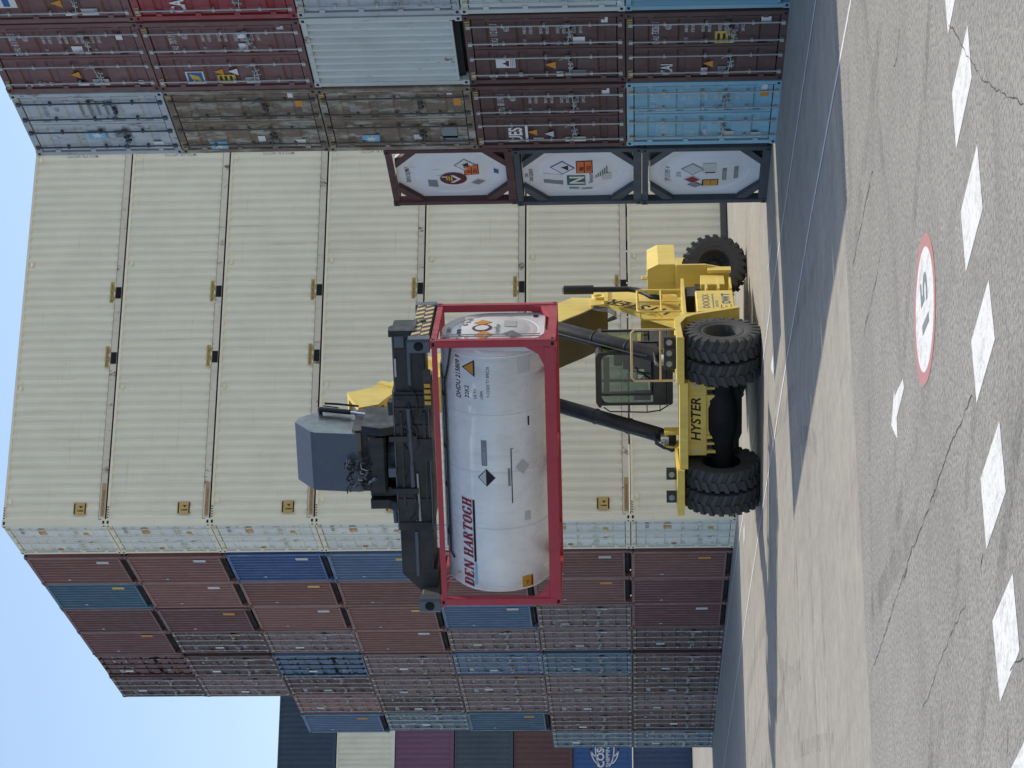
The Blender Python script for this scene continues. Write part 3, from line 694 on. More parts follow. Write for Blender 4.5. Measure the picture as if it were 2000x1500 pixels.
# slab-serif italic capitals drawn as strokes (width units .1)
GL_ = {
 'D': [[(0,0),(.28,0),(.28,1),(0,1)],[(.28,0),(.5,0),(.66,.14),(.66,.86),(.5,1),(.28,1),(.28,.9),(.42,.9),(.48,.8),(.48,.2),(.42,.1),(.28,.1)]],
 'E': [[(0,0),(.28,0),(.28,1),(0,1)],[(.28,0),(.62,0),(.64,.28),(.56,.28),(.5,.1),(.28,.1)],[(.28,.9),(.5,.9),(.56,.72),(.64,.72),(.62,1),(.28,1)],[(.28,.44),(.46,.44),(.46,.56),(.28,.56)]],
 'N': [[(0,0),(.16,0),(.16,1),(0,1)],[(.0,1),(.22,1),(.66,0),(.48,0)],[(.54,0),(.68,0),(.68,1),(.54,1)],[(-.06,0),(.22,0),(.22,.09),(-.06,.09)],[(.46,.91),(.76,.91),(.76,1),(.46,1)]],
 'H': [[(.04,0),(.26,0),(.26,1),(.04,1)],[(.46,0),(.68,0),(.68,1),(.46,1)],[(.26,.44),(.46,.44),(.46,.56),(.26,.56)],[(-.02,0),(.32,0),(.32,.09),(-.02,.09)],[(-.02,.91),(.32,.91),(.32,1),(-.02,1)],[(.40,0),(.74,0),(.74,.09),(.40,.09)],[(.40,.91),(.74,.91),(.74,1),(.40,1)]],
 'A': [[(.0,0),(.12,0),(.42,.86),(.36,1)],[(.36,1),(.46,1),(.74,0),(.5,0),(.34,.86)],[(.2,.28),(.52,.28),(.52,.38),(.2,.38)],[(-.06,0),(.2,0),(.2,.08),(-.06,.08)],[(.44,0),(.8,0),(.8,.08),(.44,.08)]],
 'R': [[(.02,0),(.26,0),(.26,1),(.02,1)],[(.26,1),(.5,1),(.62,.88),(.62,.6),(.5,.48),(.26,.48),(.26,.57),(.4,.57),(.44,.64),(.44,.84),(.4,.91),(.26,.91)],[(.3,.5),(.48,.5),(.74,0),(.52,0)],[(-.04,0),(.32,0),(.32,.08),(-.04,.08)]],
 'T': [[(.24,0),(.48,0),(.48,1),(.24,1)],[(.0,.72),(.08,.72),(.12,.9),(.6,.9),(.64,.72),(.72,.72),(.72,1),(.0,1)],[(.16,0),(.56,0),(.56,.08),(.16,.08)]],
 'O': [[(.2,0),(.5,0),(.7,.2),(.7,.8),(.5,1),(.34,1),(.34,.91),(.42,.9),(.48,.78),(.48,.22),(.42,.1),(.28,.1),(.22,.22),(.22,.5),(0,.5),(0,.2)],[(0,.5),(.22,.5),(.22,.78),(.28,.9),(.34,.91),(.34,1),(.2,1),(0,.8)]],
 'G': [[(.2,0),(.5,0),(.7,.14),(.7,.46),(.44,.46),(.44,.36),(.48,.36),(.48,.14),(.42,.1),(.28,.1),(.22,.22),(.22,.5),(0,.5),(0,.2)],[(0,.5),(.22,.5),(.22,.78),(.28,.9),(.42,.9),(.54,.68),(.64,.68),(.64,1),(.58,1),(.5,1),(.2,1),(0,.8)]],
}
fn = cyl_fn(.36, 1.96); sx, hgt, x = .235, .25, 0.; fn2 = lambda u, v: fn(u, v, TR + .016)
for ch in 'DEN HARTOGH':
    if ch == ' ': x += .36; continue
    for pl in GL_[ch]: b.add([fn2((x + px_ + .16 * py_) * sx, py_ * hgt - .11) for px_, py_ in pl], [list(range(len(pl)))])
    x += .84
def strip(b, x0, x1, z0, h, m, r=TR + .006):
    f = cyl_fn(x0, z0); n = max(1, int(h / .04))
    b.add([f(u, h * k / n, r) for k in range(n + 1) for u in (0, x1 - x0)], [(2 * k, 2 * k + 1, 2 * k + 3, 2 * k + 2) for k in range(n)], m)
strip(b, .95, 2.40, 1.80, .055, 'black_ink'); strip(b, .42, .92, 1.79, .06, 'sky_ink')
def ctext(t, x, z, size, m, bold=.0, sx=.9, sh=0.):
    f = cyl_fn(x, z); b.text(t, size, (0, 0, 0), (1, 0, 0), (0, 0, 1), m, bold, sh, 0, sx, f)
ctext('DHDU 215809 9', 4.68, 2.02, .18, 'black_ink', .012, .76, .1); ctext('22K2', 4.72, 1.84, .145, 'black_ink', .008); ctext('US TD', 4.72, 1.68, .09, 'black_ink'); ctext('USPA', 4.72, 1.54, .09, 'black_ink'); ctext('T-CODE T7 SPEC26', 4.76, 1.40, .09, 'black_ink')
f = cyl_fn(5.40, 1.70); ft = lambda u, v: f(u, v, TR + .014); b.add([ft(-.19, 0), ft(.19, 0), ft(0, .30)], [(0, 1, 2)], 'black_ink'); f2 = lambda u, v: f(u, v, TR + .019); b.add([f2(-.145, .03), f2(.145, .03), f2(0, .25)], [(0, 1, 2)], 'orange_ink')
strip(b, .34, .60, .60, .27, 'orange_ink'); ctext('i-o', .37, .70, .13, 'black_ink', .01)
strip(b, .36, .58, .62, .03, 'black_ink', TR + .009)
f = cyl_fn(2.95, 1.52); fd = lambda u, v: f(u, v, TR + .012); b.add([fd(-.2, 0), fd(0, -.19), fd(.2, 0), fd(0, .19), fd(0, 0)], [(0, 1, 4), (1, 2, 4), (2, 3, 4), (3, 0, 4)], 'black_ink'); f3 = lambda u, v: f(u, v, TR + .016); b.add([f3(-.17, .01), f3(.17, .01), f3(0, .165)], [(0, 1, 2)], 'pale_ink')
ctext('8', 2.92, 1.36, .11, 'white_ink', .01)
strip(b, 3.22, 3.80, 1.50, .12, 'grey_ink'); ctext('CORROSIVE', 3.25, 1.53, .08, 'pale_ink', 0, .9)
f = cyl_fn(3.15, .76); fd2 = lambda u, v: f(u, v, TR + .012); b.add([fd2(-.17, 0), fd2(0, -.16), fd2(.17, 0), fd2(0, .16), fd2(0, 0)], [(0, 1, 4), (1, 2, 4), (2, 3, 4), (3, 0, 4)], 'ghost_ink')
strip(b, 2.35, 3.6, .98, .022, 'black_ink'); strip(b, 3.58, 3.6, .94, .06, 'grey_ink'); strip(b, 2.75, 3.15, 1.02, .05, 'grey_ink')
strip(b, 4.05, 4.26, .60, .04, 'black_ink'); strip(b, 5.25, 5.6, .55, .30, 'pale_ink'); strip(b, 1.9, 2.1, .62, .14, 'pale_ink')
emit('lettering', b, held, .04)
b = MB('machine_black')
zt = 2.38; yt = -.56
b.tube([(.9, -.68, 2.30), (1.0, yt, zt), (4.9, yt, zt), (5.35, -.70, 2.28), (5.80, -.9, 2.2)], .022, n=6)
for x in (1.4, 2.5, 3.4, 4.6, 5.0): b.tube([(x, yt, zt), (x - .03, -.38, 2.44), (x, -.2, 2.46)], .018, n=5)
link('pipe', b.mesh('pipe'), held)
b = MB('steel')
b.box((1.0, -.25, 2.46), (5.2, .25, 2.49)); b.tube([(.35, -.95, 2.56), (.6, -.75, 2.2)], .012, n=5); b.tube([(.55, -.95, 2.56), (.62, -.78, 2.1)], .012, n=5)
link('walkway', b.mesh('walkway'), held)
b = MB('steel')
xx = TL + .01
for y in (-.86, -.98):
    b.tube([(xx, y, .32), (xx, y, 2.35)], .012, n=5)
for k in range(8): b.tube([(xx, -.86, .45 + k * .25), (xx, -.98, .45 + k * .25)], .01, n=5)
link('ladder', b.mesh('ladder'), held)

# ------------------------------------------------------------------ reach stacker (local x forward, y to its left, z up)
ST = thing('reach_stacker', 'yellow reach stacker with black spreader raised, holding the red-framed tank', 'reach stacker', (-2.25, -12.95, 0), math.radians(-133.37))
Y, K = 'machine_yellow', 'machine_black'
b = MB(Y, K, 'under_black')
b.box((-7.6, -.78, .75), (-.25, .78, 1.60)); b.box((-7.9, -1.25, .62), (-6.9, 1.25, 1.70)); b.box((-.6, -1.02, 1.62), (.52, 1.02, 1.80))
b.box((-3.85, .8, 1.60), (-.9, 2.02, 1.67)); b.box((-4.6, -2.02, 1.60), (-.9, -.8, 1.67))
b.box((-6.9, -1.3, .5), (-5.6, -.8, 1.7)); b.prism([(-.95, .62), (-.42, .40), (.42, .40), (.95, .62), (.95, 1.02), (-.95, 1.02)], 0, -.5, -.12, 'under_black'); b.box((-5.5, -.7, .5), (-.6, .7, .75), 'under_black')
b.box((-.9, -.80, 1.6), (-.3, .80, 1.80), K)
ch = link('chassis', b.mesh('chassis'), ST)
b = MB(Y, K); b.bbox((.02, -.84, 1.19), (.14, .96, 1.73), .02)
for s, y0 in ((0, -.80), (1, .52)):
    b.box((.03, y0, .91), (.13, y0 + .42, .98)); b.box((.03, y0, .98), (.13, y0 + .07, 1.19)); b.box((.03, y0 + .35, .98), (.13, y0 + .42, 1.19)); b.box((.03, y0 + .2, .98), (.12, y0 + .25, 1.19)); b.box((.02, y0 + .06, .98), (.03, y0 + .36, 1.19), K)
b.prism([(-.38, 1.19), (-.38, 1.05), (-.30, 1.02), (-.2, 1.10), (.32, 1.10), (.42, 1.02), (.52, 1.05), (.52, 1.19)], 0, .04, .09)
for y in (-.30, .42): b.lathe([(0, .05), (.012, .05), (.012, .001)], 0, 10, K, (.088, y, 1.08))
fp = link('front_panel', b.mesh('front_panel'), ST)
b = MB('black_ink'); b.text('HYSTER', .30, (.144, -.50, 1.335), (0, 1, 0), (0, 0, 1), 'black_ink', .022, .18, 0, .98)
for y in (-.78, .80): b.add([(.1435, y, 1.4), (.1435, y + .08, 1.4), (.1435, y + .08, 1.5), (.1435, y, 1.5)], [(0, 1, 2, 3)], 'pale_ink')
emit('lettering', b, fp, .05)
for s in (-1, 1):   # fenders over the drive wheels
    b = MB(Y); y0, y1 = sorted((s * 1.02, s * 2.10))
    b.prism([(.52, 1.80), (.58, 1.86), (-.72, 1.89), (-.95, 1.72), (-1.50, .42), (-1.46, .40), (-.91, 1.66), (-.70, 1.83)], 1, y0, y1)
    b.prism([(.58, 1.72), (.58, 1.86), (-.72, 1.88), (-.95, 1.72), (-1.52, .42), (-1.40, .42), (-.98, 1.40), (-.80, 1.62), (-.4, 1.76)], 1, s * 2.095, s * 2.115)
    b.box((.52, y0, 1.70), (.60, y1, 1.86))
    link('fender', b.mesh('fender'), ST)
def m_tyre(R, w):
    b = MB('rubber'); h = w / 2; r0 = R - .05
    b.lathe([(-h * .8, R * .50), (-h, R * .62), (-h * 1.04, R * .78), (-h * .96, r0 - .03), (-h * .86, r0), (h * .86, r0), (h * .96, r0 - .03), (h * 1.04, R * .78), (h, R * .62), (h * .8, R * .50)], 1, 40)
    n = 24
    for k in range(n):
        for s in (-1, 1):
            a = 2 * PI * (k + (.5 if s > 0 else 0)) / n; R3 = Matrix.Rotation(a, 3, 'Y')
            P = [R3 @ Vector(p) for p in [(x, y, z) for z in (r0 - .06, R) for (x, y) in ((-.045 - .05, s * h * .02), (.045 - .05, s * h * .02), (.05 + .05, s * h * 1.0), (-.05 + .05, s * h * 1.0))]]
            b.add(P, [(0, 1, 2, 3), (7, 6, 5, 4), (0, 4, 5, 1), (1, 5, 6, 2), (2, 6, 7, 3), (3, 7, 4, 0)])
            P = [R3 @ Vector(p) for p in [(-.0, s * h * .98, r0 - .16), (.09, s * h * .98, r0 - .16), (.1, s * h * 1.0, R - .01), (0, s * h * 1.0, R - .01), (-.0, s * h * 1.07, r0 - .15), (.09, s * h * 1.07, r0 - .15), (.1, s * h * 1.03, R - .02), (0, s * h * 1.03, R - .02)]]
            b.add(P, [(0, 1, 2, 3), (7, 6, 5, 4), (0, 4, 5, 1), (1, 5, 6, 2), (2, 6, 7, 3), (3, 7, 4, 0)])
    return b
def m_rim(R, w, s, deep):
    b = MB('machine_black', 'grime', 'chrome'); h = w / 2
    b.lathe([(-s * h * .8, R * .5), (s * h * .82, R * .51), (s * h * .92, R * .535), (s * h * .90, R * .47), (s * h * (.75 - deep), R * .42), (s * h * (.70 - deep), R * .22), (s * h * (.95 - deep), R * .2), (s * h * (.98 - deep), .001)], 1, 32, 'machine_black')
    b.lathe([(s * h * .925, R * .545), (s * h * .94, R * .52), (s * h * .90, R * .50)], 1, 32, 'grime')
    for k in range(12):
        a = 2 * PI * k / 12; b.lathe([(s * h * (.70 - deep), .022), (s * h * (.80 - deep), .022), (s * h * (.80 - deep), .001)], 1, 6, 'chrome' if k in (1, 2) else 'machine_black', (R * .33 * math.cos(a), 0, R * .33 * math.sin(a)))
    return b
for (x, y, R, w, st, deep) in [(-.05, 1.82, .85, .48, 0, 1.0), (-.05, 1.26, .85, .48, 0, .3), (-.05, -1.82, .85, .48, 0, 1.0), (-.05, -1.26, .85, .48, 0, .3), (-6.3, 1.48, .79, .5, -48, .5), (-6.3, -1.48, .79, .5, -48, .5)]:
    s = 1 if y > 0 else -1
    w_ = link('wheel', proto(f'wheel@{R}{s}{deep}', lambda: m_rim(R, w, s, deep)), ST, (x, y, R), (0, 0, math.radians(st)))
    link('tyre', proto(f'tyre@{R}', lambda: m_tyre(R, w)), w_, rot=(0, random.random() * .2, 0))
b = MB('under_black'); b.tube([(-.05, -1.6, .85), (-.05, -.6, .85), (-.05, -.25, .85), (-.05, .25, .85), (-.05, .6, .85), (-.05, 1.6, .85)], [.22, .24, .34, .34, .24, .22], n=18); b.box((-.35, -.95, .9), (-.02, .95, 1.25)); b.box((-.6, -.95, .46), (-.22, .95, 1.2)); link('axle', b.mesh('axle'), ST)
b = MB(K); b.tube([(-6.3, -1.3, .8), (-6.3, 1.3, .8)], .16, n=10); link('axle', b.mesh('axle'), ST)
# tower, side boxes, hood
b = MB(Y, K)
tp = [(-7.2, 3.82), (-6.1, 3.82), (-6.22, 3.45), (-5.55, 2.76), (-4.35, 1.6), (-7.5, 1.6), (-7.25, 2.7), (-7.05, 3.40)]
for y0, y1 in ((.53, .62), (-.62, -.53)): b.prism(tp, 1, y0, y1)
b.prism([(-6.95, 3.30), (-7.05, 2.9), (-6.9, 2.2), (-6.3, 1.62), (-4.65, 1.62), (-5.62, 2.62), (-6.3, 3.30)], 1, .62, .722)
b.box((-7.2, .62, 3.40), (-6.2, .70, 3.50)); b.lathe([(0, .17), (.06, .17), (.06, .10), (.03, .1), (.03, .001)], 1, 20, None, (-6.68, .62, 3.62))
b.box((-6.6, -.53, 1.6), (-6.4, .53, 2.6)); tw = link('boom_tower', b.mesh('boom_tower'), ST)
b = MB('black_ink'); ut = Vector((-.53, 0, .85)).normalized(); vt = Vector((.85, 0, .53)).normalized()
b.text('HYSTER', .56, (-5.30, .726, 1.74), ut, vt, 'black_ink', .02, .18, 0, .92); link('lettering', b.mesh('lettering'), tw)
b = MB(Y, K)
b.prism([(1.07, 1.76), (1.83, 1.76), (1.83, 2.17), (1.70, 2.43), (1.07, 2.43)], 0, -7.15, -5.55); b.box((-5.56, 1.07, 1.72), (-5.50, 1.80, 1.765))
b.tube([(-5.75, 1.45, 2.43), (-5.75, 1.45, 2.56), (-5.62, 1.45, 2.56), (-5.62, 1.45, 2.43)], .025, n=6); link('hood', b.mesh('hood'), ST)
b = MB(Y, K)
b.prism([(1.1, .47), (1.80, .47), (1.92, 1.05), (1.92, 1.73), (1.1, 1.73)], 0, -5.28, -5.20); b.box((-5.2, 1.05, .48), (-4.7, 1.12, 1.7)); b.box((-5.22, 1.78, .44), (-4.95, 1.86, 1.0))
b.box((-4.9, 1.2, .62), (-4.2, 1.75, 1.18)); b.box((-4.7, 1.25, 1.18), (-4.3, 1.6, 1.32), K)
link('side_panel', b.mesh('side_panel'), ST)
b = MB(Y, K); b.bbox((-2.98, 1.25, .48), (-1.52, 2.0, 1.36), .03); b.bbox((-3.75, 1.45, 1.30), (-3.05, 1.85, 1.58), .05, K); b.bbox((-3.9, 1.3, .9), (-3.2, 1.7, 1.3), .06, K)
for k in range(3): b.box((-3.9, 1.7, .5 + .28 * k), (-3.1, 2.02, .54 + .28 * k))
bx = link('toolbox', b.mesh('toolbox'), ST)
b = MB('black_ink'); b.text('DOCKX', .22, (-1.72, 2.006, 1.06), (-1, 0, 0), (0, 0, 1), 'grey_ink', .006, 0, 0, 1.25); b.add([(-1.75, 2.004, .96), (-2.75, 2.004, .96), (-2.75, 2.004, .985), (-1.75, 2.004, .985)], [(0, 1, 2, 3)], 'grey_ink'); b.text('RENTAL', .09, (-1.8, 2.006, .86), (-1, 0, 0), (0, 0, 1), 'grey_ink', 0, 0, 0, 1.5)
b.text('DWT', .27, (-2.02, 2.006, .58), (-1, 0, 0), (0, 0, 1), 'blue_ink', .012, 0, 0, 1.15)
for x0, x1, z0, z1 in ((-1.7, -1.72, .56, .8), (-1.7, -1.96, .56, .58), (-1.7, -1.96, .78, .8), (-1.80, -1.86, .66, .7)): b.add([(x0, 2.004, z0), (x1, 2.004, z0), (x1, 2.004, z1), (x0, 2.004, z1)], [(0, 1, 2, 3)], 'red_ink')
emit('lettering', b, bx, .05)
b = MB(K, 'steel'); b.tube([(-6.2, 1.0, 4.48), (-6.2, 1.0, 3.75)], .115, n=14); b.tube([(-6.2, 1.0, 3.8), (-6.2, 1.0, 2.9), (-6.1, 1.0, 2.68), (-5.9, 1.0, 2.5), (-5.6, 1.0, 2.35), (-5.5, 1.0, 2.1)], .07, n=10)
b.tube([(-6.2, 1.0, 4.47), (-6.2, 1.0, 4.52)], .10, 'steel', 10); link('exhaust', b.mesh('exhaust'), ST)
# railings
b = MB('machine_yellow')
yr = 1.78
b.tube([(-3.72, yr, 1.68), (-3.72, yr, 2.62), (-3.66, yr, 2.70), (-2.25, yr, 2.70), (-2.18, yr, 2.62), (-2.18, yr, 1.68)], .026, n=6); b.tube([(-3.72, yr, 2.15), (-2.18, yr, 2.15)], .02, n=6); b.tube([(-2.9, yr, 1.68), (-2.9, yr, 2.7)], .02, n=6)
b.tube([(-3.72, 1.05, 1.68), (-3.72, 1.05, 2.6), (-3.72, yr, 2.7)], .022, n=6); link('railing', b.mesh('railing'), ST)
b = MB('guard_cream')
b.tube([(-.1, .86, 1.88), (-.1, .86, 2.78), (-.1, .93, 2.85), (-.1, 2.0, 2.85), (-.1, 2.07, 2.78), (-.1, 2.07, 1.88)], .026, n=8); b.tube([(-.1, .86, 2.21), (-.1, 2.07, 2.21)], .02, n=6); link('front_guard', b.mesh('front_guard'), ST)
for y in (-1.30, -1.86, 1.35, 1.6, 1.85):
    b = MB(K, 'lens'); z = 1.98 if y < 0 else 2.02
    b.box((.02, y - .12, 1.87), (.16, y + .12, z + .12)); b.lathe([(0, .07), (.012, .06), (.012, .001)], 0, 14, 'lens', (.16, y, z)); link('headlight', b.mesh('headlight'), ST)
# lift cylinders
for s in (-1, 1):
    b = MB(K, 'chrome', Y); y = s * .97
    p0, p1 = Vector((-1.25, y, 1.98)), Vector((-4.0, y, 5.30)); d = (p1 - p0).normalized()
    b.tube([p0 + d * .25, p0 + d * .30, p1 - d * .55], [.15, .175, .175], n=16); b.tube([p1 - d * .6, p1 - d * .5, p1 - d * .1], [.205, .205, .205], n=16); b.tube([p1 - d * .1, p1], .1, 'chrome', 10)
    b.tube([(p0.x, y - .14, p0.z), (p0.x, y + .14, p0.z)], .14, n=12); b.tube([p0, p0 + d * .3], .13, n=10)
    for t in (1.2, 2.2): b.tube([p0 + d * t, p0 + d * (t + .04)], .19, n=14)
    n_ = Vector((d.z, 0, -d.x)); b.tube([p0 + d * .5 + n_ * .2, p0 + d * 1.0 + n_ * .26, p0 + d * 3.2 + n_ * .26, p0 + d * 3.5 + n_ * .2], .022, n=6)
    q = p0 + d * .3
    for kk in range(3): b.tube([q + Vector((.05, -.05 + .07 * kk, .12)), q + Vector((.30 + .06 * kk, -.1 + .05 * kk, .10)), q + Vector((.48 + .07 * kk, -.14 + .04 * kk, -.08)), q + Vector((.52 + .05 * kk, -.16, -.26)), q + Vector((.45, -.16, -.42))], .026, n=6)
    q = p0 + d * .2; b.tube([q + Vector((.1, -.08, .05)), q + Vector((.25, -.1, -.02)), q + Vector((.32, -.1, -.25))], .035, n=6)
    b.box((p0.x - .16, y - .2, 1.78), (p0.x + .16, y - .13, 2.12), Y); b.box((p0.x - .16, y + .13, 1.78), (p0.x + .16, y + .2, 2.12), Y); b.box((p0.x + .02, y - .1, 2.02), (p0.x + .2, y + .1, 2.2), 'chrome')
    link('lift_cylinder', b.mesh('lift_cylinder'), ST)
# cab
cx0, cx1, cy0, cy1, cz0, cz1 = -3.55, -1.92, -.42, .88, 1.90, 3.68
b = MB(K, 'hood_grey')
b.bbox((cx0, cy0, cz0), (cx1, cy1, cz0 + .14), .05)
b.prism([(cy0 + .10, cz1), (cy1 - .10, cz1), (cy1 + .02, cz1 - .07), (cy1 + .02, cz1 - .13), (cy0 - .02, cz1 - .13), (cy0 - .02, cz1 - .07)], 0, cx0 - .03, cx1 + .06)
for x in (cx0, cx1 - .07, -2.72):
    for y in (cy0, cy1 - .055): b.box((x, y, cz0 + .12), (x + .06, y + .055, cz1 - .13))
for y, s_ in ((cy0 + .055, 1), (cy1 - .055, -1)):   # rounded upper corners of the windscreen opening
    b.prism([(y, cz1 - .13), (y + s_ * .14, cz1 - .13), (y + s_ * .04, cz1 - .19), (y, cz1 - .30)], 0, cx1 - .05, cx1 - .01)
b.bbox((cx1 - .05, cy0 + .055, cz0 + .14), (cx1, cy1 - .055, 2.36), .02); b.box((cx0, cy0 + .06, cz0 + .12), (cx0 + .06, cy1 - .06, 2.55))
for y in (cy0 + .005, cy1 - .045): b.box((cx0 + .07, y, cz0 + .12), (-2.72, y + .04, 2.42)); b.box((-2.66, y, cz0 + .12), (cx1 - .07, y + .04, 2.22))
b.tube([(cx1 + .02, cy0 - .03, 3.5), (cx1 + .03, cy0 - .13, 3.36), (cx1 + .03, cy0 - .16, 2.5), (cx1 + .02, cy0 - .12, 2.2), (cx1, cy0, 2.0)], .016, n=6)
for z in (2.5, 2.2, 2.9): b.tube([(cx1 - .02, cy0, z), (cx1 + .03, cy0 - .15, z)], .012, n=5)
b.tube([(cx1 + .03, cy1 + .06, 3.4), (cx1 + .03, cy1 + .08, 2.3)], .016, n=6)
b.box((cx1 - .055, cy0 + .24, 2.36), (cx1 - .012, cy0 + .29, cz1 - .13)); b.tube([(cx1 + .02, .2, 2.4), (cx1 + .02, .5, 2.75)], .012, n=5); b.tube([(cx1 + .02, .35, 2.4), (cx1 + .02, .44, 2.9)], .010, n=5)
b.bbox((-2.75, .52, cz0 + .1), (-2.25, cy1 - .08, 2.60), .05); b.bbox((-2.25, -.1, cz0 + .1), (-1.98, .6, 2.40), .04); b.box((cx0 + .02, .20, 2.3), (cx0 + .08, .55, 2.9)); b.bbox((-2.1, .60, 2.95), (-2.02, .80, 3.25), .02); b.bbox((-2.1, -.33, 2.42), (-2.0, -.10, 2.80), .02); b.box((-2.0, -.2, 3.36), (-1.97, .75, 3.5)); b.tube([(-2.1, .7, 2.4), (-2.06, .7, 3.0)], .015, n=5)
cab = link('cab', b.mesh('cab'), ST)
def pane(pts): bb = MB('cab_glass'); bb.poly(pts); link('window', bb.mesh('window'), cab)
pane([(cx1 - .02, cy0 + .06, 2.4), (cx1 - .02, cy1 - .06, 2.4), (cx1 - .02, cy1 - .06, cz1 - .13), (cx1 - .02, cy0 + .06, cz1 - .13)])
pane([(cx0 + .03, cy0 + .06, 2.7), (cx0 + .03, cy1 - .06, 2.7), (cx0 + .03, cy1 - .06, cz1 - .1), (cx0 + .03, cy0 + .06, cz1 - .1)])
for y in (cy0 + .02, cy1 - .02):
    pane([(cx0 + .07, y, 2.45), (-2.72, y, 2.45), (-2.72, y, cz1 - .1), (cx0 + .07, y, cz1 - .1)]); pane([(-2.65, y, 2.25), (cx1 - .07, y, 2.25), (cx1 - .07, y, cz1 - .1), (-2.65, y, cz1 - .1)])
b = MB('seat_cloth'); b.bbox((-3.15, .0, 2.3), (-2.6, .5, 2.45), .05); b.bbox((-3.25, .02, 2.45), (-3.1, .48, 3.05), .05); b.bbox((-3.22, .12, 3.06), (-3.12, .38, 3.26), .03); b.box((-3.0, .15, 2.0), (-2.75, .35, 2.3)); link('seat', b.mesh('seat'), cab)
b = MB('seat_cloth'); b.tube([(-2.3 + .17 * math.cos(t) * .4, .25 + .19 * math.sin(t), 2.72 + .19 * math.cos(t)) for t in [i * PI / 9 for i in range(19)]], .016, n=6); b.tube([(-2.3, .25, 2.72), (-2.05, .25, 2.1)], .04, n=6); b.tube([(-2.3, .07, 2.72), (-2.3, .43, 2.72)], .012, n=5); link('steering_wheel', b.mesh('steering_wheel'), cab)
# boom
th = math.radians(37.2); bd = Vector((math.cos(th), 0, math.sin(th))); bn = Vector((-math.sin(th), 0, math.cos(th)))
A = Vector((-6.45, 0, 4.64))
def bp(s, t): q = A + bd * s + bn * t; return (q.x, q.z)
b = MB(Y, K)
b.prism([bp(-.55, -.02), bp(5.0, 0), bp(5.0, -.92), bp(.9, -.92), bp(.25, -.95), bp(-.75, -.92), bp(-.85, -.55)], 1, -.58, .58)
b.prism([bp(4.85, .04), bp(5.02, .04), bp(5.02, -.96), bp(4.85, -.96)], 1, -.62, .62); b.prism([bp(2.6, -.90), bp(3.4, -.90), bp(3.15, -1.15), bp(2.85, -1.15)], 1, -1.12, 1.12, K)
b.prism([bp(-.70, -.925), bp(.25, -.955), bp(.9, -.925), bp(4.8, -.925), bp(4.8, -.97), bp(.9, -.97), bp(.25, -1.0), bp(-.72, -.97)], 1, -.575, .575, 'boom_dark_brown')
b.prism([bp(-.86, -.54), bp(-.74, -.93), bp(-.78, -.95), bp(-.90, -.55)], 1, -.57, .57, 'boom_dark_brown')
boom = link('boom', b.mesh('boom'), ST)
b = MB(Y, K); b.prism([bp(5.0, -.10), bp(6.6, -.10), bp(6.6, -.80), bp(5.0, -.80)], 1, -.44, .44); link('boom_extension', b.mesh('boom_extension'), ST)
b = MB(Y, 'grime')
hp = [bp(6.5, -.05), bp(6.95, .03), (-.66, 9.30), (-.50, 9.25), (.30, 8.95), (.1, 8.52), (-.35, 8.35), (-1.05, 8.05)]
for y0, y1 in ((.36, .46), (-.46, -.36)): b.prism(hp, 1, y0, y1)
b.prism([bp(6.5, -.09), bp(7.12, -.06), bp(7.12, -.14), bp(6.5, -.16)], 1, -.36, .36); b.prism([(-.56, 9.20), (.20, 8.93), (.17, 8.85), (-.59, 9.12)], 1, -.36, .36, 'grime'); b.prism([(-.2, 9.08), (0, 9.0), (.0, 9.06), (-.18, 9.13)], 1, -.2, .15, 'machine_black'); b.prism([(-.64, 9.29), (-.52, 9.25), (-.54, 9.16), (-.66, 9.20)], 1, -.36, .36); b.prism([bp(6.95, .0), (-.70, 9.24), (-.72, 9.14), bp(6.95, -.12)], 1, -.36, .36); b.prism([(.05, 8.55), (.13, 8.6), (-.3, 8.42), (-.33, 8.36)], 1, -.36, .36); b.prism([(-.95, 9.0), (-.88, 8.95), (-.3, 8.4), (-.36, 8.36)], 1, -.35, .35, 'grime')
b.prism([bp(6.45, .02), bp(6.62, .02), bp(6.62, -.86), bp(6.45, -.86)], 1, -.50, .50)
link('boom_head', b.mesh('boom_head'), ST)
b = MB(K)
for k in range(4): b.tube([(-6.0 + .1 * k, .64, 3.75), (-5.65 + .1 * k, .70, 3.38), (-5.35 + .1 * k, .70, 3.2), (-5.12 + .07 * k, .68, 3.25 - .02 * k), (-4.98 + .06 * k, .64, 3.42)], .014, n=6)
link('hose', b.mesh('hose'), ST)
# spreader
ZB, ZT_, XF, XR = 7.14, 7.93, 2.76, 1.44
b = MB(K, 'steel', 'hood_grey')
b.bbox((XR, -1.45, ZB + .02), (XF, 1.75, ZT_), .04)
b.box((XF, -.9, ZB + .1), (XF + .05, 1.3, ZB + .16)); b.box((XF, -.9, ZT_ - .2), (XF + .05, 1.3, ZT_ - .14)); b.tube([(XF + .06, -.4, ZB + .42), (XF + .06, 1.4, ZB + .45)], .05, 'hood_grey', 8); b.tube([(XF + .05, -1.2, ZB + .3), (XF + .05, -.1, ZB + .32)], .03, 'steel', 6); b.box((XF, .2, ZB - .02), (XF + .08, .7, ZB + .5))
for y in (-.55, .65): b.box((XF, y, ZB + .3), (XF + .10, y + .12, ZT_ + .1))
r = random.Random(11)
for z in (ZB + .02, ZT_ - .03): b.box((XF - .005, -1.42, z), (XF + .025, 1.72, z + .025), 'hood_grey')
for y in (-1.3, -.75, .95, 1.35, 1.62): b.box((XF, y, ZB + .05), (XF + .035, y + .05, ZT_ - .05))
for k in range(14): yk = r.uniform(-1.3, 1.6); zk = r.uniform(ZB + .1, ZT_ - .1); b.lathe([(0, .022), (.02, .022), (.02, .001)], 0, 6, 'hood_grey', (XF + .002, yk, zk))
